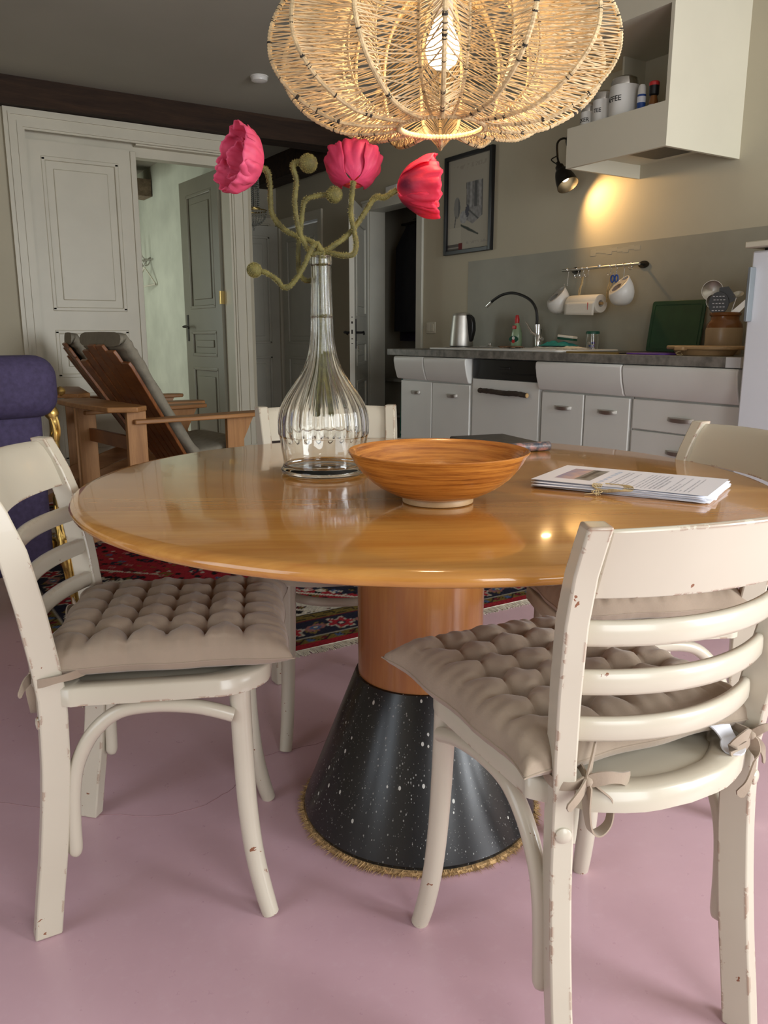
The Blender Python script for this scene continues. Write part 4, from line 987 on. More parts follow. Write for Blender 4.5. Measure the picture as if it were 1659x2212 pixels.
# kettle
ke = thing('kettle', 'brushed steel electric kettle with black handle left of the sink', 'kettle', (3.44, 4.41, KZ))
ke.location = (3.46, 4.475, KZ)
MB().lathe([(.001, .018), (.080, .018), (.081, .024), (.076, .09), (.066, .19), (.062, .218), (.001, .218)], 40).build('body', M['steel'], ke, angle=30)
MB().lathe([(.001, .218), (.061, .218), (.055, .232), (.03, .238), (.001, .239)], 40).build('lid', M['steel'], ke)
MB().lathe([(.001, 0), (.078, 0), (.080, .012), (.074, .018), (.001, .018)], 40).build('base', M['black'], ke)
secs = []
for (z, o_, w2) in ((.035, .070, .022), (.06, .088, .026), (.12, .104, .028), (.17, .102, .028), (.205, .090, .030), (.225, .066, .030)):
    a = R(-72); d = Vector((math.cos(a), math.sin(a), 0)); s_ = Vector((-d.y, d.x, 0)); i_ = .045
    secs.append([tuple(d * i_ - s_ * w2 + Vector((0, 0, z))), tuple(d * o_ - s_ * w2 * .7 + Vector((0, 0, z))), tuple(d * o_ + s_ * w2 * .7 + Vector((0, 0, z))), tuple(d * i_ + s_ * w2 + Vector((0, 0, z)))])
MB().sweep(secs).build('handle', M['black'], ke, bevel=.006, seg=3)
MB().tube(spline([(.0, .078, .006), (-.03, .13, .004), (.01, .19, .004), (.10, .2, .004)], 6), .004, 8).build('cord', M['black'], ke)
# washing-up liquid
ds = thing('dish_soap_bottle', 'green washing-up liquid bottle with red cap behind the sink', 'bottle', (3.56, 4.03, KZ), R(0))
MB().lathe([(.001, 0), (.026, 0), (.030, .006), (.032, .05), (.030, .10), (.022, .135), (.015, .155), (.013, .165), (.001, .165)], 28, lambda a, z: 1 + .18 * abs(math.sin(a))).build('bottle_body', M['liquid'], ds)
MB().lathe([(.001, .160), (.014, .160), (.016, .185), (.012, .205), (.009, .215), (.001, .216)], 20).build('cap', M['red'], ds)
mtl = Matrix.Translation((-.0325, -.010, .065)) @ rot_to((-.92, -.38, 0)); lb = MB().lathe([(.001, 0), (.025, 0), (.025, .002), (.001, .002)], 24).xf(mtl @ Matrix.Scale(1.3, 4, (1, 0, 0)) @ Matrix.Scale(.8, 4, (0, 1, 0))); lb.build('round_label', M['lidgreen'], ds, label='dark green round label')
MB().lathe([(.001, .0), (.010, 0), (.010, .003), (.001, .003)], 16).xf(Matrix.Translation((-.034, -.010, .072)) @ rot_to((-.92, -.38, 0))).build('label_mark', M['white'], ds)
MB().lathe([(.001, .0), (.011, 0), (.011, .003), (.001, .003)], 16).xf(Matrix.Translation((-.034, -.010, .052)) @ rot_to((-.92, -.38, 0))).build('label_stripe', M['red'], ds)
MB().box((-.031, -.018, .128), (-.018, .010, .150)).build('neck_label', M['red'], ds, bevel=.003)
# hand soap pump behind the tap
hp = thing('soap_dispenser', 'small dark pump dispenser behind the tap', 'dispenser', (3.575, 3.84, KZ))
MB().lathe([(.001, 0), (.024, 0), (.025, .07), (.012, .09), (.012, .10), (.001, .10)], 20).build('bottle_body', M['liquid'], hp); MB().lathe([(.014, .095), (.015, .125), (.006, .13), (.006, .15), (.001, .15)], 16).box((-.035, -.006, .143), (.008, .006, .153)).build('pump', M['black'], hp)
# cloths and sponge on the drainer
def crumple(name, mat, c, sx, sy, h, seed, label, cat):
    def fn(u, v):
        x, y = (u - .5) * sx, (v - .5) * sy; e = (1 - abs(2 * u - 1) ** 3) * (1 - abs(2 * v - 1) ** 3)
        z = h * max(0.02, e) * (.65 + .5 * noise.noise(Vector((x * 28 + seed, y * 28, seed)))) + .003 * noise.noise(Vector((x * 70, y * 70, seed)))
        k = 1 + .22 * noise.noise(Vector((u * 3, v * 3, seed))); return (x * k, y * k, max(.0012, z))
    o = MB().grid(fn, 26, 30).build(name, mat, None, angle=180, solid=.0016); o.location = c; return tag(o, label, cat)
crumple('dishcloth', M['paper'], (3.40, 3.47, KZ + .016), .17, .32, .018, 3, 'white crumpled cloth under the teal cloth on the drainer', 'cloth')
crumple('cleaning_cloth', M['teal'], (3.40, 3.50, KZ + .030), .14, .22, .034, 8, 'teal folded cloth heaped on the sink drainer', 'cloth')
sp = MB().box((-.03, -.05, 0), (.03, .05, .012)).build('sponge', M['lidgreen'], None, bevel=.004); sp.location = (3.43, 3.45, KZ + .062); sp.rotation_euler = (.1, .05, .3); tag(sp, 'green sponge on top of the teal cloth', 'sponge')
MB().box((-.03, -.05, .012), (.03, .05, .026)).build('soft_side', M['paper'], sp, bevel=.004)
br = MB().grid(lambda u, v: ((u - .5) * .09 + .008 * math.sin(v * 5), (v - .5) * .12, .002 + .010 * abs(math.sin(u * 3 + v * 4))), 10, 10).build('scouring_pad', plain('brown_pad', (.18, .10, .05), .9, var=.2, vs=60), None, solid=.003); br.location = (3.16, 3.615, KZ + .016); tag(br, 'brown rag corner hanging over the sink front', 'cloth')
# glass jar with green lid
gj = thing('glass_jar', 'small glass jar of coloured pieces with dark green lid', 'jar', (3.52, 3.34, KZ))
MB().lathe([(.001, .003), (.034, .003), (.036, .008), (.036, .075), (.034, .088), (.034, .098), (.0315, .098), (.0315, .088), (.0335, .075), (.0335, .010), (.001, .008)], 32).build('glass', M['glass'], gj)
MB().lathe([(.001, .112), (.035, .112), (.038, .108), (.038, .097), (.001, .097)], 32).build('lid', M['lidgreen'], gj)
for k in range(11):
    a, r_, z = random.uniform(0, 6.28), random.uniform(0, .020), .016 + (k // 4) * .016
    MB().box((-.008, -.006, -.005), (.008, .006, .005), Matrix.Translation((r_ * math.cos(a), r_ * math.sin(a), z)) @ Matrix.Rotation(a * 2, 4, 'Z') @ Matrix.Rotation(a, 4, 'X')).build('coloured_piece', (M['violet'], M['white'], M['blue'], M['red'])[k % 4], gj, bevel=.002)
# green board leaning on the wall
gb = thing('cutting_board', 'dark green plastic cutting board leaning on the splashback', 'cutting board', (3.585, 2.845, KZ + .003), 0); gb.rotation_euler = (0, R(8), 0)
poly = rrect(-.125, .125, -.16, .16, .02)
MB().prism([(b_, a + .16) for a, b_ in rrect(-.16, .105, -.165, .165, .015)], 0, .012, lambda x, y, z: (z - .008, x, y - .0)).build('board', M['green_board'], gb, bevel=.002)
A_, B_ = rrect(-.145, .090, -.150, .150, .012), rrect(-.139, .084, -.144, .144, .010); n = len(A_)
MB().add([(-.0095, b_, a + .16) for a, b_ in A_] + [(-.0095, b_, a + .16) for a, b_ in B_] + [(-.007, b_, a + .16) for a, b_ in A_] + [(-.007, b_, a + .16) for a, b_ in B_], [(i, (i + 1) % n, n + (i + 1) % n, n + i) for i in range(n)] + [(i, 2 * n + i, 2 * n + (i + 1) % n, (i + 1) % n) for i in range(n)] + [(n + i, n + (i + 1) % n, 3 * n + (i + 1) % n, 3 * n + i) for i in range(n)]).build('juice_groove', M['green_board'], gb)
# stoneware crock and utensils
cr = thing('stoneware_jar', 'tan stoneware crock with brown glazed neck holding utensils', 'jar', (3.44, 2.44, KZ))
MB().lathe([(.001, 0), (.078, 0), (.082, .006), (.083, .11), (.080, .125), (.001, .125)], 48).build('lower_body', M['stoneware'], cr)
MB().lathe([(.0805, .122), (.078, .140), (.066, .155), (.063, .162), (.063, .175), (.070, .181), (.071, .189), (.064, .194), (.056, .192), (.054, .16), (.001, .12)], 48).build('glazed_neck', M['brownglaze'], cr)
def utensil(name, label, cat, parts, loc=(3.44, 2.44, KZ + .13)):
    t = thing(name, label, cat, loc, 0, 'utensils in the crock')
    for nm, mb, mt in parts: mb.build(nm, mt, t, bevel=0)
    return t
def disc(cx_, cz, rx, rz, yaw, depth=.0, n=20, th=.002):
    """bowl / paddle outline in a plane turned by yaw; local u across, z up"""
    return lambda u, v: None
def paddle(pts, base, yaw, th=.003):
    u_ = Vector((math.cos(yaw), math.sin(yaw), 0)); n_ = Vector((-u_.y, u_.x, 0)); b0 = Vector(base)
    V0 = [b0 + u_ * a + Vector((0, 0, z)) - n_ * th / 2 for a, z in pts]; V1 = [p + n_ * th for p in V0]; n = len(pts)
    return MB().add([tuple(p) for p in V0 + V1], [tuple(range(n - 1, -1, -1)), tuple(range(n, 2 * n))] + [(i, (i + 1) % n, n + (i + 1) % n, n + i) for i in range(n)])
def bowl_at(c, ax, r_, flat=.45):
    return MB().lathe([(.001, -r_ * flat), (r_ * .5, -r_ * flat * .85), (r_ * .87, -r_ * flat * .4), (r_, 0), (r_ * .96, 0), (r_ * .8, -r_ * flat * .35), (.001, -r_ * flat * .85)], 28).xf(Matrix.Translation(c) @ rot_to(ax))
YW = R(-90 + 28)
utensil('ladle', 'steel ladle with round bowl, leftmost in the crock', 'ladle', [('ladle_bowl', bowl_at((-.02, .068, .165), (-.8, -.5, .1), .048), M['steel']), ('shaft', MB().tube([(0, .01, 0), (-.01, .055, .125)], .004, 8), M['steel'])])
utensil('serving_spoon', 'steel serving spoon below the ladle in the crock', 'spoon', [('spoon_bowl', bowl_at((-.035, .045, .115), (-.8, -.5, .1), .034), M['steel']), ('shaft', MB().tube([(0, .005, 0), (-.02, .04, .085)], .004, 8), M['steel'])])
sk_ = utensil('skimmer', 'black slotted skimmer in the crock', 'skimmer', [('shaft', MB().tube([(-.02, .0, 0), (-.03, .006, .07)], .005, 8), M['black'])])
ol = [(.045 * math.cos(a) - .003, .105 + .052 * math.sin(a)) for a in [2 * PI * i / 24 for i in range(24)]]
paddle(ol, (-.045, .006, 0), YW, .004).build('slotted_head', M['black'], sk_, bevel=.001)
mb = MB(); u_ = Vector((math.cos(YW), math.sin(YW), 0)); n_ = Vector((-u_.y, u_.x, 0))
for i in range(5):
    for j in range(4):
        c_ = Vector((-.045, .006, .072 + .016 * i)) + u_ * (-.026 + .014 * j + (i % 2) * .004)
        for s_ in (1, -1): mb.add([tuple(c_ + u_ * a * .0045 + Vector((0, 0, b_ * .0018)) + n_ * s_ * .0024) for a, b_ in ((-1, -1), (1, -1), (1, 1), (-1, 1))], [(0, 1, 2, 3)])
mb.build('slot_holes', M['label'], sk_, smooth=False)
utensil('spatula', 'black angular spatula, tallest in the crock', 'spatula', [('blade', paddle([(-.028, .175), (.010, .180), (.045, .135), (.040, .115), (.012, .10), (-.008, .06), (-.026, .06), (-.030, .11)], (-.03, -.012, 0), YW, .004), M['black']), ('shaft', MB().tube([(-.01, -.01, 0), (-.03, -.01, .07)], .005, 8), M['black'])])
utensil('cake_server', 'wide grey triangular slice at the right in the crock', 'slice', [('blade', paddle([(.01, .05), (.10, .135), (.115, .14), (.105, .115), (.075, .075), (.03, .03)], (-.02, -.008, .0), YW, .0025), M['steel']), ('shaft', MB().tube([(0, -.01, 0), (-.01, -.025, .06)], .004, 8), M['steel'])])
utensil('potato_masher', 'steel utensil head showing behind the black spatula', 'utensil', [('head', bowl_at((.0, -.055, .145), (-.5, -.2, .8), .026, .3), M['steel']), ('shaft', MB().tube([(0, -.01, 0), (0, -.05, .13)], .004, 8), M['steel'])])
# wooden boards, purple mat, hob
hb = MB().box((3.13, 2.80, KZ), (3.56, 3.14, KZ + .006)).build('hob', M['black'], None, bevel=.002); tag(hb, 'black glass hob set in the worktop', 'hob'); MB().box((3.125, 2.795, KZ), (3.135, 3.145, KZ + .0075)).build('metal_edge', M['brass'], hb)
pmm = MB().prism([(a + 3.22, b_ + 2.64) for a, b_ in rrect(-.10, .10, -.12, .12, .04)], KZ + .0003, KZ + .007).build('purple_mat', M['violet'], None, bevel=.002); tag(pmm, 'flat purple plastic mat on the worktop by the wooden board', 'mat')
wb = thing('serving_board', 'oval pale wooden board raised on the worktop before the crock', 'board', (3.24, 2.39, KZ), R(90))
MB().prism([(.185 * math.copysign(abs(math.cos(a)) ** .8, math.cos(a)), .10 * math.copysign(abs(math.sin(a)) ** .8, math.sin(a))) for a in [2 * PI * i / 48 for i in range(48)]], .026, .043).build('top_board', M['lightwood'], wb, bevel=.005)
MB().prism([(.14 * math.cos(a), .075 * math.sin(a)) for a in [2 * PI * i / 40 for i in range(40)]], .001, .026, lambda x, y, z: (x * (1 + (z - .001) * 6), y * (1 + (z - .001) * 6), z)).build('lower_dish', M['lightwood'], wb)
MB().prism([(a - .0, b_ + .0) for a, b_ in rrect(.02, .075, .085, .125, .012)], .022, .040).build('grip', M['lightwood'], wb, bevel=.004)
MB().tube(spline([(.05, .10, .02), (.065, .115, .012), (.05, .12, .004), (.03, .115, .003), (.045, .105, .010)], 5), .002, 6).build('string_loop', M['twine'], wb)
bk = MB().lathe([(.001, 0), (.03, 0), (.034, .01), (.030, .034), (.001, .036)], 20, c=(3.32, 2.13, KZ)).build('black_pot', M['black'], None); tag(bk, 'small black pot half hidden by the fridge at the worktop end', 'pot')
ol_ = MB().lathe([(.001, 0), (.02, 0), (.02, .05), (.012, .07), (.001, .072)], 16, c=(3.42, 2.12, KZ)).build('orange_shaker', plain('orange_plastic', (.6, .12, .03), .4), None); tag(ol_, 'small orange shaker half hidden by the fridge edge', 'shaker')

# rail with hooks and pots on the wall
XW = 3.585
ra = thing('wall_rail', 'bronze metal utensil rail on two brackets above the worktop', 'rail', (XW, 3.38, 1.405))
MB().tube([(0, .29, 0), (0, -.285, 0)], .0075, 12).lathe([(.001, 0), (.010, 0), (.010, .012), (.001, .014)], 14, c=(0, 0, 0)).build('bar', M['steel'], ra)
for y in (.235, -.265):
    MB().lathe([(.001, 0), (.014, 0), (.026, .004), (.028, .008), (.001, .008)], 20).xf(Matrix.Translation((XR - XW, y, 0)) @ rot_to((-1, 0, 0)) @ Matrix.Scale(1.35, 4, (1, 0, 0)) @ Matrix.Scale(.7, 4, (0, 1, 0))).tube([(XR - XW, y, 0), (0, y, 0)], .006, 8).build('bracket', M['darkmetal'], ra)
def s_hook(y, label, long=0.0):
    t = thing('s_hook', label, 'hook', (XW, 3.38 + y, 1.405), 0, 'metal hooks on the rail')
    z1 = -.045 - long
    P = spline([(-.008, 0, -.002), (-.009, 0, .006), (0, 0, .0105), (.009, 0, .006), (.006, 0, -.012), (.0, .0, z1 + .015), (.002, 0, z1 + .004), (-.006, .004, z1 - .004), (-.016, .006, z1 + .002), (-.018, .006, z1 + .012)], 5)
    MB().tube(P, .0018, 7).lathe([(.001, -.003), (.003, 0), (.001, .003)], 10, c=(-.009, 0, -.004)).build('wire', M['chrome'], t); return t
hooks = [(.245, 'long hook at the left end carrying the left white pot', .045), (.165, 'empty hook, first right of the left bracket', 0), (.125, 'hook carrying twine above the paper roll, left side', 0), (.085, 'empty hook with open tip, left of the bare bar', 0), (-.085, 'hook carrying twine right side of the paper roll', 0), (-.128, 'hook carrying the blue scissors', 0), (-.18, 'long hook carrying the right white pot', .045), (-.235, 'short hook pushed against the right bracket', -.02)]
for y, lb_, lg in hooks: s_hook(y, lb_, lg)
def hang_pot(y, z, label, tint=None):
    t = thing('hanging_pot', label, 'pot', (XW - .035, y, z), 0, 'white egg-shaped pots hanging on the rail')
    pr_ = [(.001, -.062), (.025, -.060), (.046, -.048), (.060, -.024), (.064, .004), (.060, .032), (.050, .058), (.036, .082), (.026, .096)]
    pr_ = [(p.x, p.z) for p in spline([(a, 0, b_) for a, b_ in pr_], 4)]
    n = 40; prr = pr_ + [(r - .004, zz) for r, zz in reversed(pr_) if r > .01]
    vs = []; tl = Vector((-.66, .20, .70)).normalized(); dmax = .046
    for r, zz in prr:
        for k in range(n):
            a = 2 * PI * k / n; p = Vector((r * 1.06 * math.cos(a), r * 1.06 * math.sin(a), zz * 1.04)); e = p.dot(tl) - dmax
            if e > 0: p -= tl * e
            vs.append(tuple(p))
    L = len(prr); fs = [(i * n + k, i * n + (k + 1) % n, (i + 1) * n + (k + 1) % n, (i + 1) * n + k) for i in range(L - 1) for k in range(n)]
    fs = [f for f in fs if not all(Vector(vs[i]).dot(tl) > dmax - 1e-5 and (Vector(vs[i]) - tl * dmax).length < .036 for i in f)]
    MB().add(vs, fs).build('pot_shell', M['white'], t, angle=60)
    if tint: MB().lathe([(.001, 0), (.030, .002), (.034, -.004), (.001, -.006)], 20, c=(-.008, .012, .012)).build('red_contents', M[tint], t)
    return t
hang_pot(3.655, 1.218, 'left white egg-shaped ceramic pot hanging on the rail'); hang_pot(3.175, 1.252, 'right white egg-shaped pot with something pink inside', 'red')
pr2 = thing('paper_towel_roll', 'white kitchen paper roll hung sideways between the two pots', 'paper roll', (XW - .03, 3.44, 1.205))
MB().lathe([(.001, -.115), (.016, -.115), (.050, -.115), (.051, -.113), (.051, .113), (.050, .115), (.019, .115), (.019, -.05), (.001, -.05)], 40).xf(rot_to((0, 1, 0)) @ Matrix.Rotation(PI, 4, 'X') @ Matrix.Identity(4)).build('roll', M['paper'], pr2)
MB().grid(lambda u, v: (-.0515 - .004 * v, -.115 + .23 * u, .01 - .075 * v * (1 - .1 * u)), 12, 6).build('loose_sheet', M['paper'], pr2, solid=.0008)
MB().tube([(0, -.128, 0), (0, .125, 0)], .008, 10).build('core_rod', M['endgrain'], pr2)
MB().box((-.0545, -.068, -.035), (-.0515, -.064, .005)).build('printed_mark', M['red'], pr2, smooth=False)
for y, lb_ in ((.115, 'twine loop holding the left end of the paper roll'), (-.100, 'twine loop holding the right end of the paper roll')):
    mb = MB()
    for k in range(4): mb.tube(spline([(-.004, y + .01 * math.sin(k), 1.36 - 1.405), (-.012 + .004 * k, y + random.uniform(-.006, .012), -.085), (-.02, y + random.uniform(-.008, .01) + .004, -.12), (-.025, y + .010, -.195)], 5), .0026, 6)
    o = mb.build('twine_loop', M['twine'], None); o.location = (XW, 3.38, 1.405); tag(o, lb_, 'twine')
sc = thing('scissors', 'scissors with dark blue handles hanging from a hook', 'scissors', (XW - .012, 3.252, 1.352))
for s_ in (-1, 1): MB().tube([(0, s_ * .014 + .011 * math.cos(a), -.016 + .019 * math.sin(a)) for a in [2 * PI * i / 20 for i in range(20)]], .004, 8, closed=True).build('handle_loop', M['blue'], sc)
MB().box((-.002, -.006, -.12), (.002, .006, -.034)).build('blades', M['steel'], sc)

# ---- hood unit with shelf
HX, HY0, HY1, HZ0, HZ1 = 3.12, 2.589, 3.205, 1.852, 2.04
hd_ = thing('cooker_hood', 'cream boxed cooker hood with open shelf reaching up to the ceiling', 'cooker hood')
hm = M['hood']
MB().box((HX, HY0 + .018, HZ0), (HX + .018, HY1, HZ1)).build('front_panel', hm, hd_, smooth=False)
MB().box((HX + .018, HY1 - .018, HZ0), (XR, HY1, HZ1)).build('left_panel', hm, hd_, smooth=False)
MB().box((HX + .0, HY0 - .001, HZ0), (XR, HY0 + .018, CZ)).build('side_panel', hm, hd_, smooth=False)
MB().box((HX + .018, HY0 + .018, HZ0 + .068), (XR, HY1 - .018, HZ0 + .085)).build('underside', hm, hd_, smooth=False)
MB().prism([(a + 3.35, b_ + 2.90) for a, b_ in rrect(-.22, .20, -.27, .10, .02)], HZ0 + .055, HZ0 + .068).build('filter', M['filter'], hd_)
MB().box((HX + .018, HY0 + .018, HZ1 - .06), (XR, HY1, HZ1 - .045)).build('shelf', hm, hd_, smooth=False)
MB().box((HX, HY0 + .018, 2.43), (HX + .018, 3.5, CZ)).box((HX + .018, HY0 + .018, 2.43), (XR, 3.5, 2.448)).build('top_panel', hm, hd_, smooth=False)
MB().box((XR - .16, HY1 - .012, HZ1 - .045), (XR, HY1, 2.43)).build('shelf_end', hm, hd_, smooth=False)
SZ = HZ1 - .045
def canister(x, y, r_, h, txt, label, turn):
    t = thing('storage_tin', label, 'tin', (x, y, SZ), 0, 'white storage tins on the hood shelf')
    MB().lathe([(.001, 0), (r_, 0), (r_, h), (r_ * .97, h + .003), (.001, h + .003)], 40).build('body', M['white'], t, angle=50)
    MB().lathe([(r_ * .95, h + .003), (r_ * .96, h + .015), (r_ * .88, h + .035), (r_ * .6, h + .045), (.001, h + .047)], 40).build('domed_lid', M['chrome'], t)
    # lettering wrapped round the tin
    o = text_mesh(txt, .034 if r_ > .06 else .026, 'lettering', M['ink'], t, Matrix.Identity(4), .0003)
    face = math.atan2(-y, -x) - turn
    for v_ in o.data.vertices:
        a = face + v_.co.x / r_; rr = r_ + .0006 + v_.co.z; v_.co = (rr * math.cos(a), rr * math.sin(a), h * .68 + v_.co.y)
    return t
canister(3.214, 2.93, .069, .185, 'KAFFEE', 'largest white tin on the hood shelf, lettering ending FFEE', 1.0)
canister(3.205, 3.053, .050, .150, 'TEE', 'middle white tin on the hood shelf, half behind the lamp', .6)
canister(3.20, 3.145, .038, .115, 'ZUCKER', 'leftmost white tin on the hood shelf, mostly behind the lamp', 1.2)
sy = thing('spray_can', 'slim blue and white spray can on the hood shelf', 'spray can', (3.20, 2.812, SZ))
MB().lathe([(.001, 0), (.0195, 0), (.0195, .01), (.0195, .125), (.001, .125)], 24).build('can_body', M['blue'], sy); MB().lathe([(.0190, .125), (.0190, .13), (.017, .158), (.012, .168), (.001, .169)], 24).build('cap', M['white'], sy)
MB().lathe([(.0198, .09), (.0201, .091), (.0201, .115), (.0198, .116)], 24).build('label_band', M['label'], sy)
pg = thing('pepper_grinder', 'dark spice grinder with black and red cap at the right of the shelf', 'grinder', (3.20, 2.742, SZ))
MB().lathe([(.001, 0), (.020, 0), (.022, .02), (.022, .075), (.017, .095), (.015, .105), (.001, .105)], 24).build('jar', M['brownglaze'], pg); MB().lathe([(.017, .105), (.022, .11), (.023, .150), (.001, .150)], 24).build('cap', M['black'], pg)
MB().lathe([(.0235, .147), (.024, .160), (.020, .165), (.001, .166)], 24).build('red_ring', M['red'], pg); MB().lathe([(.0223, .055), (.0226, .056), (.0226, .065), (.0223, .066)], 24).build('label_band', M['label'], pg)
# ---- wall sconce
sc_ = thing('wall_lamp', 'dark bronze adjustable wall lamp beside the hood, lit downwards', 'lamp', (XR, 3.70, 2.14))
MB().lathe([(.001, 0), (.045, 0), (.046, .012), (.03, .03), (.001, .036)], 28).xf(rot_to((-1, 0, 0))).build('wall_plate', M['darkmetal'], sc_)
hdp = Vector((3.50, 3.62, 1.935)) - Vector((XR, 3.70, 2.14)); axl = Vector((-.02, -.56, -.80)).normalized()
MB().tube(spline([(-.02, 0, 0), (-.10, -.02, -.005), (-.15, -.03, -.04), (-.125, -.01, -.11)], 6), .006, 8).tube(spline([(-.125, .0, -.10), (-.13, .035, -.115), hdp - axl * .055], 5), .0035, 8).tube([(-.125, -.01, -.11), hdp - axl * .05], .006, 8).build('arm', M['darkmetal'], sc_)
mt = Matrix.Translation(hdp) @ rot_to(axl)
MB().lathe([(.012, -.075), (.014, -.05), (.024, -.047), (.026, -.02), (.038, -.012), (.047, .010), (.056, .045), (.061, .085), (.063, .090), (.060, .090), (.053, .045), (.044, .012), (.034, -.008), (.001, -.01)], 36).xf(mt).build('shade', M['darkmetal'], sc_, angle=50)
MB().lathe([(.001, 0), (.018, .005), (.024, .03), (.018, .05), (.001, .056)], 20).xf(mt).build('bulb', M['bulbglass'], sc_)
l = bpy.data.lights.new('sconce_light', 'SPOT'); l.energy = 16; l.color = (1, .60, .24); l.spot_size = R(140); l.spot_blend = 1; l.shadow_soft_size = .03
o = bpy.data.objects.new('sconce_light', l); COL.objects.link(o); o.parent = sc_; o.location = hdp + axl * .075; o.rotation_euler = Vector((.34, -.80, -.50)).to_track_quat('-Z', 'Y').to_euler()
# ---- framed poster
fy0, fy1, fz0, fz1 = 4.395, 4.918, 1.587, 2.243
fp = thing('framed_poster', 'black framed still-life drawing poster on the kitchen wall', 'poster', (XR, (fy0 + fy1) / 2, fz0))
hw = (fy1 - fy0) / 2; hh = fz1 - fz0
mb = MB(); mb.box((-.03, -hw, 0), (0, -hw + .028, hh)).box((-.03, hw - .028, 0), (0, hw, hh)).box((-.03, -hw + .028, 0), (0, hw - .028, .028)).box((-.03, -hw + .028, hh - .028), (0, hw - .028, hh)); mb.build('frame', M['black'], fp, bevel=.003)
nu, nv = 110, 150; vs = []; cols = []
for j in range(nv):
    for i in range(nu):
        u, v = i / (nu - 1), j / (nv - 1)          # u: left to right as seen, v up
        vs.append((-.010, hw - .028 - u * (2 * hw - .056), .028 + v * (hh - .056))); c_ = (.40, .37, .30)
        nz = noise.noise(Vector((u * 20, v * 26, 2)))
        if u < .33 and v < .25: c_ = (.45, .42, .34)
        # paper bag drawing
        l_ = .46 - (v - .27) * .05; r_ = .82
        if .27 < v < .73 and l_ < u < r_:
            k = .26 + .10 * nz + .08 * math.sin(u * 60) * (v > .45); c_ = (k, k * .98, k * .95)
            if abs(u - l_) < .015 or abs(u - r_) < .02 or (abs(u - .66) < .035 and v > .45) or abs((v - .27) - (r_ - u) * .5) < .012: c_ = (.10, .10, .10)
            if v < .27 + (abs(u - .60) * .35): c_ = (.40, .37, .30)
        if ((u - .22) / .075) ** 2 + ((v - .47) / .12) ** 2 < 1: c_ = (.24, .24, .22) if u < .25 else (.12, .12, .12)
        if abs(u - .17 - (v - .28) * .25) < .012 and .26 < v < .38: c_ = (.12, .12, .12)
        if ((u - .38) / .09) ** 2 + ((v - .36) / .07) ** 2 < 1: c_ = (.34 + .12 * nz,) * 3
        if ((u - .47) / .05) ** 2 + ((v - .42) / .07) ** 2 < 1 and nz > -.2: c_ = (.08, .08, .10)
        if abs((v - .22) + (u - .50) * .12 / .4) < .014 * (1.3 - abs(u - .50) * 3) and .32 < u < .74: c_ = (.05, .06, .05)
        if v < .07 and u < .27: c_ = (.10, .09, .08) if not .025 < v < .035 else (.3, .28, .24)
        if v < .08 and .27 <= u < .36: c_ = (.14, .012, .015)
        if .88 < v < .93 and .12 < u < .93 and nz > .02: c_ = (.34, .31, .25)
        if .06 < v < .085 and .45 < u < .95 and nz > .0: c_ = (.33, .31, .26)
        cols.append(c_)
o = MB().add(vs, [(j * nu + i, (j + 1) * nu + i, (j + 1) * nu + i + 1, j * nu + i + 1) for j in range(nv - 1) for i in range(nu - 1)]).build('print', M['poster'], fp); cattr(o, np.array(cols))
# ---- fridge
fg = thing('fridge', 'tall white fridge with grey vertical handle at the right edge', 'fridge')
MB().box((3.035, 1.45, .02), (XR - .02, 2.03, 1.352)).build('body', M['fridge'], fg, bevel=.004)
MB().box((2.985, 1.45, .06), (3.032, 2.022, 1.350)).build('door', M['fridge'], fg, bevel=.008, seg=3)
MB().box((2.950, 1.998, 1.082), (2.985, 2.012, 1.288)).build('handle', plain('grey_blue_plastic', (.17, .19, .20), .4), fg, bevel=.003)
MB().box((2.96, 1.44, 1.362), (XR - .02, 2.04, 1.385)).build('top_board', M['trim'], fg, bevel=.003); MB().box((3.03, 1.5, 1.35), (3.5, 2.0, 1.364)).build('spacer', M['black'], fg)
MB().box((3.0, 1.5, .0005), (XR - .05, 2.02, .06)).build('base', M['black'], fg)
# ---- dotted teal cloth hung at the end of the units
def clo(u, v): return (3.13 + .45 * u, 4.705 + .018 * math.sin(u * 26) * (.3 + v) + .035 * v, .86 - .80 * v)
tc_ = MB().grid(clo, 40, 20).build('hanging_cloth', M['dotcloth'], None, angle=180, solid=.002); tag(tc_, 'teal cloth with pale dots hanging at the left end of the cabinets', 'cloth')
# ---- dark room behind the doorway
def coat(y, x, w_, z0, z1, mat, label, seed):
    def fn(u, v):
        a = 2 * PI * u; tt = .45 + .55 * min(1, v * 5) + .1 * v; r1 = w_ / 2 * tt * (1 + .10 * math.sin(7 * a + seed)); r2 = .07 * tt * (1 + .15 * math.sin(5 * a + seed))
        return (x + r2 * math.cos(a), y + r1 * math.sin(a), z1 - (z1 - z0) * v)
    t = thing('coat', label, 'coat', (0, 0, 0), 0, 'dark clothes in the room behind the doorway')
    MB().grid(fn, 40, 16, cu=True).build('garment', mat, t, angle=180)
    MB().tube(spline([(x, y, z1 - .01), (x, y, z1 + .03), (x + .015, y + .015, z1 + .05), (x, y + .03, z1 + .04)], 4), .003, 6).build('hanger_hook', M['darkmetal'], t)
rl_ = MB().tube([(4.25, 5.0, 2.0), (4.25, 6.4, 2.0)], .012, 10).build('clothes_rail', M['darkmetal'], None); tag(rl_, 'dark clothes rail in the room behind the doorway', 'rail')
coat(6.02, 4.2, .52, .98, 1.93, M['darkpurple'], 'dark violet coat hanging inside the dark doorway', 1); coat(5.86, 4.02, .50, 1.06, 1.93, M['blackfab'], 'black coat hanging in front of the violet one', 4)
cst = thing('shoe_rack', 'low grey shelf in the dark room behind the doorway', 'shelf', (4.3, 5.93, 0))
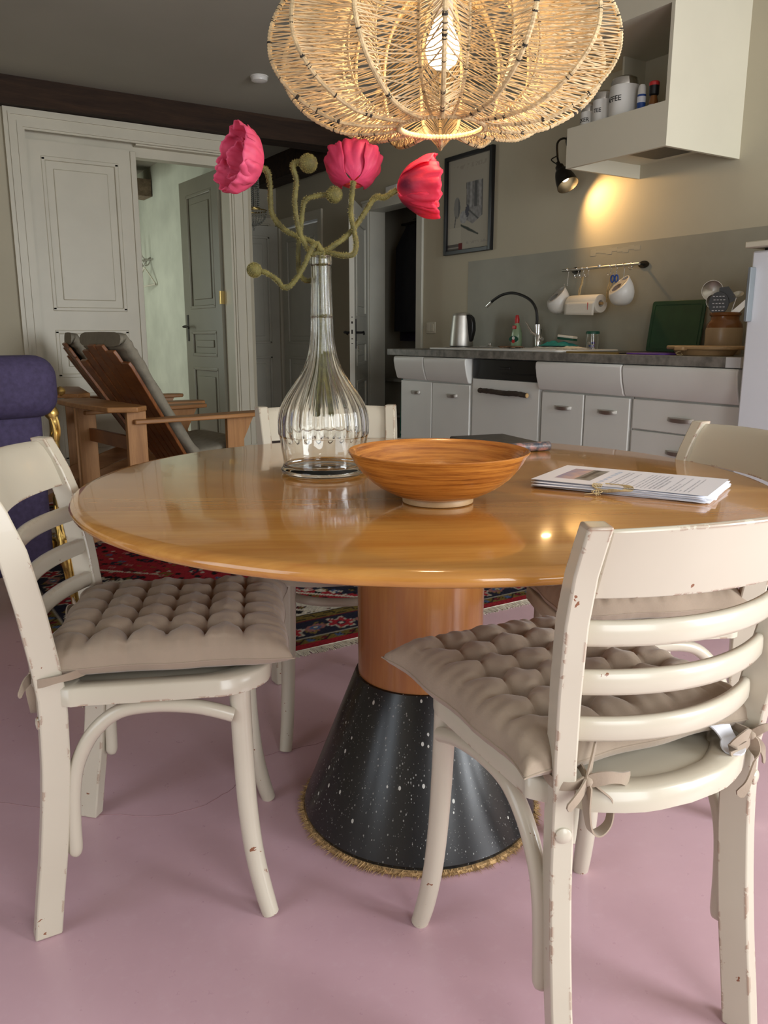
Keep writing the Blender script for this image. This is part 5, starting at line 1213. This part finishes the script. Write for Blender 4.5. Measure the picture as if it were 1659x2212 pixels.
MB().box((-.25, -.43, .62), (.25, .46, .645)).box((-.25, -.43, .30), (.25, .46, .32)).build('boards', M['greydoor'], cst, smooth=False); [MB().box((-.25, q_, 0), (.25, q_ + .02, .64)).build('side', M['greydoor'], cst, smooth=False) for q_ in (.46, -.45)]
bb = MB().box((3.84, 5.50, .0), (4.03, 5.62, .66)).build('blue_crate', M['blue'], None, bevel=.01); tag(bb, 'blue plastic box edge inside the dark doorway', 'box')

# ================================================================ HALL CHANDELIER
cx0, cy0 = 3.05, 6.95
ch = thing('crystal_chandelier', 'old crystal basket chandelier in the hall, half behind the door casing', 'chandelier', (cx0, cy0, 1.93))
MB().tube([(.115 * math.cos(a), .115 * math.sin(a), .165) for a in [2 * PI * i / 40 for i in range(40)]], .006, 6, closed=True).tube([(.055 * math.cos(a), .055 * math.sin(a), .185) for a in [2 * PI * i / 30 for i in range(30)]], .007, 6, closed=True).tube([(.045 * math.cos(a), .045 * math.sin(a), .47) for a in [2 * PI * i / 30 for i in range(30)]], .004, 6, closed=True).build('metal_rings', M['brass'], ch)
MB().tube([(0, 0, .18), (0, 0, CZ - 1.93)], .005, 8).build('stem_rod', M['darkmetal'], ch)
mb = MB()
def bead(mb, p, r_): mb.lathe([(.0005, -r_ * 1.3), (r_, -r_ * .3), (r_, r_ * .3), (.0005, r_ * 1.3)], 6, c=p)
for k in range(26):
    a = 2 * PI * k / 26
    for j in range(9): f_ = j / 8; r_ = .115 * math.cos(f_ * 1.35); bead(mb, (r_ * math.cos(a), r_ * math.sin(a), .16 - .115 * math.sin(f_ * 1.4)), .0058)
for k in range(18):
    a = 2 * PI * k / 18
    for j in range(16): bead(mb, (.053 * math.cos(a), .053 * math.sin(a), .195 + j * .0175), .0062)
bead(mb, (0, 0, .028), .013); bead(mb, (0, 0, .005), .008)
mb.build('crystal_beads', M['crystal'], ch, smooth=False, kind='stuff')
# ================================================================ COAT HOOKS, HANGER
hk = thing('coat_rack', 'row of curved metal coat hooks on the green wall', 'coat hooks', (2.60, 8.75, 1.78))
for i, y in enumerate((-.22, -.07, .08, .23)):
    hkp = MB().tube(spline([(-.004, y, .02), (-.05, y, .0), (-.09, y, .04), (-.13, y, .17), (-.115, y, .19)], 6), .006, 8).tube(spline([(-.004, y, .0), (-.03, y, -.05), (-.08, y, -.06), (-.10, y, -.015)], 6), .006, 8); hkp.lathe([(.001, -.012), (.012, 0), (.001, .012)], 10, c=(-.115, y, .195)); hkp.build('hook', M['steel'], hk)
MB().tube([(-.012, -.3, .0), (-.012, .3, .0)], .008, 8).build('rail_bar', M['steel'], hk)
hg = thing('coat_hanger', 'pale coat hanger hanging from the hooks on the green wall', 'hanger', (2.52, 8.50, 1.70)); hg.rotation_euler = (0, 0, R(20))
MB().tube([(0, 0, 0), (0, -.16, -.16), (0, -.165, -.17), (0, .165, -.20), (0, .16, -.19), (0, 0, 0)], .008, 8).build('frame', M['trim'], hg); MB().tube(spline([(0, 0, 0), (0, 0, .04), (0, .02, .06), (0, .03, .04)], 4), .003, 6).build('wire_hook', M['steel'], hg)

# ================================================================ ADIRONDACK CHAIRS
def adirondack(label, loc, ang):
    t = thing('garden_armchair', label, 'chair', (loc[0], loc[1], .0102), R(ang - 90), 'teak slatted armchairs')
    W_ = .315
    for s_ in (-1, 1):
        MB().box((s_ * W_ - .014, -.055, .0), (s_ * W_ + .014, .045, .655)).build('rear_leg', M['teakv'], t, bevel=.003)
        MB().box((s_ * W_ - .014, .50, .0), (s_ * W_ + .014, .60, .592)).build('front_leg', M['teakv'], t, bevel=.003)
        br_ = MB().prism([(.60, .592), (.665, .592), (.60, .47)], s_ * (W_) - .012, s_ * (W_) + .012, lambda x, y, z: (z, x, y)); br_.build('bracket', M['teakv'], t)
        pl = [(-.055, -.02), (.04, -.03), (.055, .10), (.075, .45), (.075, .68), (.05, .725), (0, .735), (-.05, .72), (-.065, .66), (-.06, .45), (-.045, .10)]
        MB().prism([(s_ * (W_ + .01) + x * s_, y) for x, y in (pl if s_ > 0 else pl)], .594, .616).build('armrest', M['teak'], t, bevel=.006, seg=3)
        # long side rail sloping from front to the floor behind
        MB().prism([(.60, .40), (.60, .30), (-.05, .06), (-.25, .02), (-.25, .06), (-.05, .16)], s_ * (W_ - .045) - .012, s_ * (W_ - .045) + .012, lambda x, y, z: (z, x, y)).build('side_rail', M['teak'], t, bevel=.003)
    MB().prism([(-.40, -.03), (-.33, -.15), (-.1, -.17), (.1, -.17), (.33, -.15), (.40, -.03), (.34, .045), (-.34, .045)], .656, .682).build('rear_shelf', M['teak'], t, bevel=.005)
    MB().box((-.30, .0, .45), (.30, .025, .52)).build('cross_bar', M['teakred'], t, bevel=.003)
    # fan of back slats
    for i in range(6):
        f0, f1 = -.20 + .0675 * i, -.20 + .0675 * (i + 1); k = (i - 2.5) / 2.5; top = .975 - .085 * k * k
        b0, t0 = Vector((0, .37, .30)), Vector((0, -.055, top)); d = (t0 - b0)
        def P_(fr, s_): 
            c_ = b0 + d * s_; return Vector((fr * (1 + .55 * s_), c_.y, c_.z))
        nrm = Vector((0, -d.z, d.y)).normalized() * .009
        ss = (0, .33, .66, .96, 1.0); secs = []
        for s_ in ss:
            ins = .006 if s_ < .99 else .022; bow = Vector((0, -.04 * (k * k) * -1, 0)) * s_
            l_, r_ = P_(f0, s_) + Vector((ins * .6, 0, 0)) + bow, P_(f1, s_) - Vector((ins * .6, 0, 0)) + bow
            secs.append([tuple(l_ - nrm), tuple(r_ - nrm), tuple(r_ + nrm), tuple(l_ + nrm)])
        MB().sweep(secs).build('back_slat', M['teakred'], t, bevel=.003)
    for i in range(6):
        y0_ = .34 + .052 * i; MB().box((-.29, y0_, .335 + .012 * i), (.29, y0_ + .046, .353 + .012 * i)).build('seat_slat', M['teak'], t, bevel=.003)
    # long pad over back and seat
    prof2 = [(.62, .445), (.40, .40), (.33, .44), (.17, .70), (.07, .88), (.025, .95), (-.005, .995), (-.03, 1.0)]
    Pp = [Vector((0, a, b_)) for a, b_ in prof2]; Pp = spline(Pp, 6); secs = []
    for i, p in enumerate(Pp):
        tg = (Pp[min(i + 1, len(Pp) - 1)] - Pp[max(i - 1, 0)]).normalized(); nn = Vector((0, tg.z, -tg.y)) * -1; q = []
        f_ = i / (len(Pp) - 1); hw_ = .265 if f_ < .5 else .265 + .03 * (f_ - .5); hw_ *= 1 if f_ < .9 else .92
        for k in range(16):
            a = 2 * PI * k / 16; x = math.copysign(abs(math.cos(a)) ** .35, math.cos(a)) * hw_; th = math.copysign(abs(math.sin(a)) ** .7, math.sin(a)) * .034 * (1 + .12 * math.sin(i * 1.4))
            q.append(tuple(p + Vector((x, 0, 0)) + nn * th))
        secs.append(q)
    return t, secs
a1, secs1 = adirondack('teak slatted armchair seen from behind, left of the table on the rug', (1.06, 4.335), 9)
def pad(secs, t, lab):
    o = MB().sweep(secs).build('chair_pad', M['sagecush'], None, angle=70); o.location = t.location; o.rotation_euler = t.rotation_euler; o['group'] = 'grey pads on the teak armchairs'; tag(o, lab, 'cushion', 'grey pads on the teak armchairs'); return o
pad(secs1, a1, 'long grey linen pad draped over the back of the nearer teak armchair')
a2, secs2 = adirondack('second teak armchair behind the first, only its arm and back corner showing', (1.13, 5.42), -7)
pad(secs2, a2, 'grey pad on the farther teak armchair')
cb_ = thing('throw_pillow', 'small brown and grey pillow on the seat of the farther armchair', 'pillow', (1.58, 5.34, .53), R(20))
MB().grid(lambda u, v: ((u - .5) * .36, (v - .5) * .30, .055 * ((1 - abs(2 * u - 1) ** 3) * (1 - abs(2 * v - 1) ** 3)) ** .5), 24, 24).grid(lambda u, v: ((u - .5) * .36, (v - .5) * .30, -.05 * ((1 - abs(2 * u - 1) ** 3) * (1 - abs(2 * v - 1) ** 3)) ** .5), 24, 24).build('cover', M['sagecush'], cb_, angle=180)
# ================================================================ PURPLE ARMCHAIR with gilded frame
pa = thing('gilded_armchair', 'purple upholstered armchair with gilded carved frame at the left edge', 'armchair', (.275, 3.03, 0), R(14))
def roundbox(c, s_, r_, name, mat, parent, seg=5):
    x, y, z = c; a, b_, h = s_; return MB().box((x - a / 2, y - b_ / 2, z - h / 2), (x + a / 2, y + b_ / 2, z + h / 2)).build(name, mat, parent, bevel=r_, seg=seg)
roundbox((0, 0, .855), (.60, .18, .215), .075, 'head_roll', M['purple'], pa, 7)
roundbox((0, .02, .50), (.50, .08, .62), .03, 'back_panel', M['purple'], pa)
roundbox((0, .30, .36), (.54, .50, .14), .05, 'seat_pad', M['purple'], pa)
for s_ in (-1, 1):
    P = spline([(s_ * .285, .02, .80), (s_ * .295, .0, .70), (s_ * .285, .02, .60), (s_ * .30, .02, .50), (s_ * .28, .0, .35), (s_ * .29, -.02, .18), (s_ * .31, -.05, .002)], 8)
    g = MB().tube(P, [.017 + .007 * math.sin(i * .55) + .003 * math.sin(i * 2.1) for i in range(len(P))], 10)
    for k in range(4): g.tube([p + Vector((.013 * math.cos(k * 1.57 + i * .10), .013 * math.sin(k * 1.57 + i * .10), 0)) for i, p in enumerate(P[:-2])], .0065, 6)
    g.build('gilded_upright', M['gilt'], pa)
    MB().lathe([(.001, -.018), (.014, -.010), (.018, 0), (.014, .010), (.001, .018)], 16, c=(s_ * .312, -.03, .835)).build('finial', M['gilt'], pa)
    MB().tube(spline([(s_ * .30, .06, .56), (s_ * .32, .30, .58), (s_ * .32, .50, .56), (s_ * .30, .54, .40), (s_ * .29, .50, .20), (s_ * .30, .53, .002)], 6), .022, 10).build('gilded_arm', M['gilt'], pa)
    g = MB()
    for k in range(5): g.tube(spline([(s_ * .27 + .012 * k, -.055, .30), (s_ * .275 + .013 * k, -.065, .16), (s_ * .28 + .022 * k, -.06, .02)], 5), .007, 6)
    g.build('carved_leg', M['gilt'], pa)
roundbox((0, .27, .26), (.56, .52, .08), .02, 'seat_rail', M['gilt'], pa)
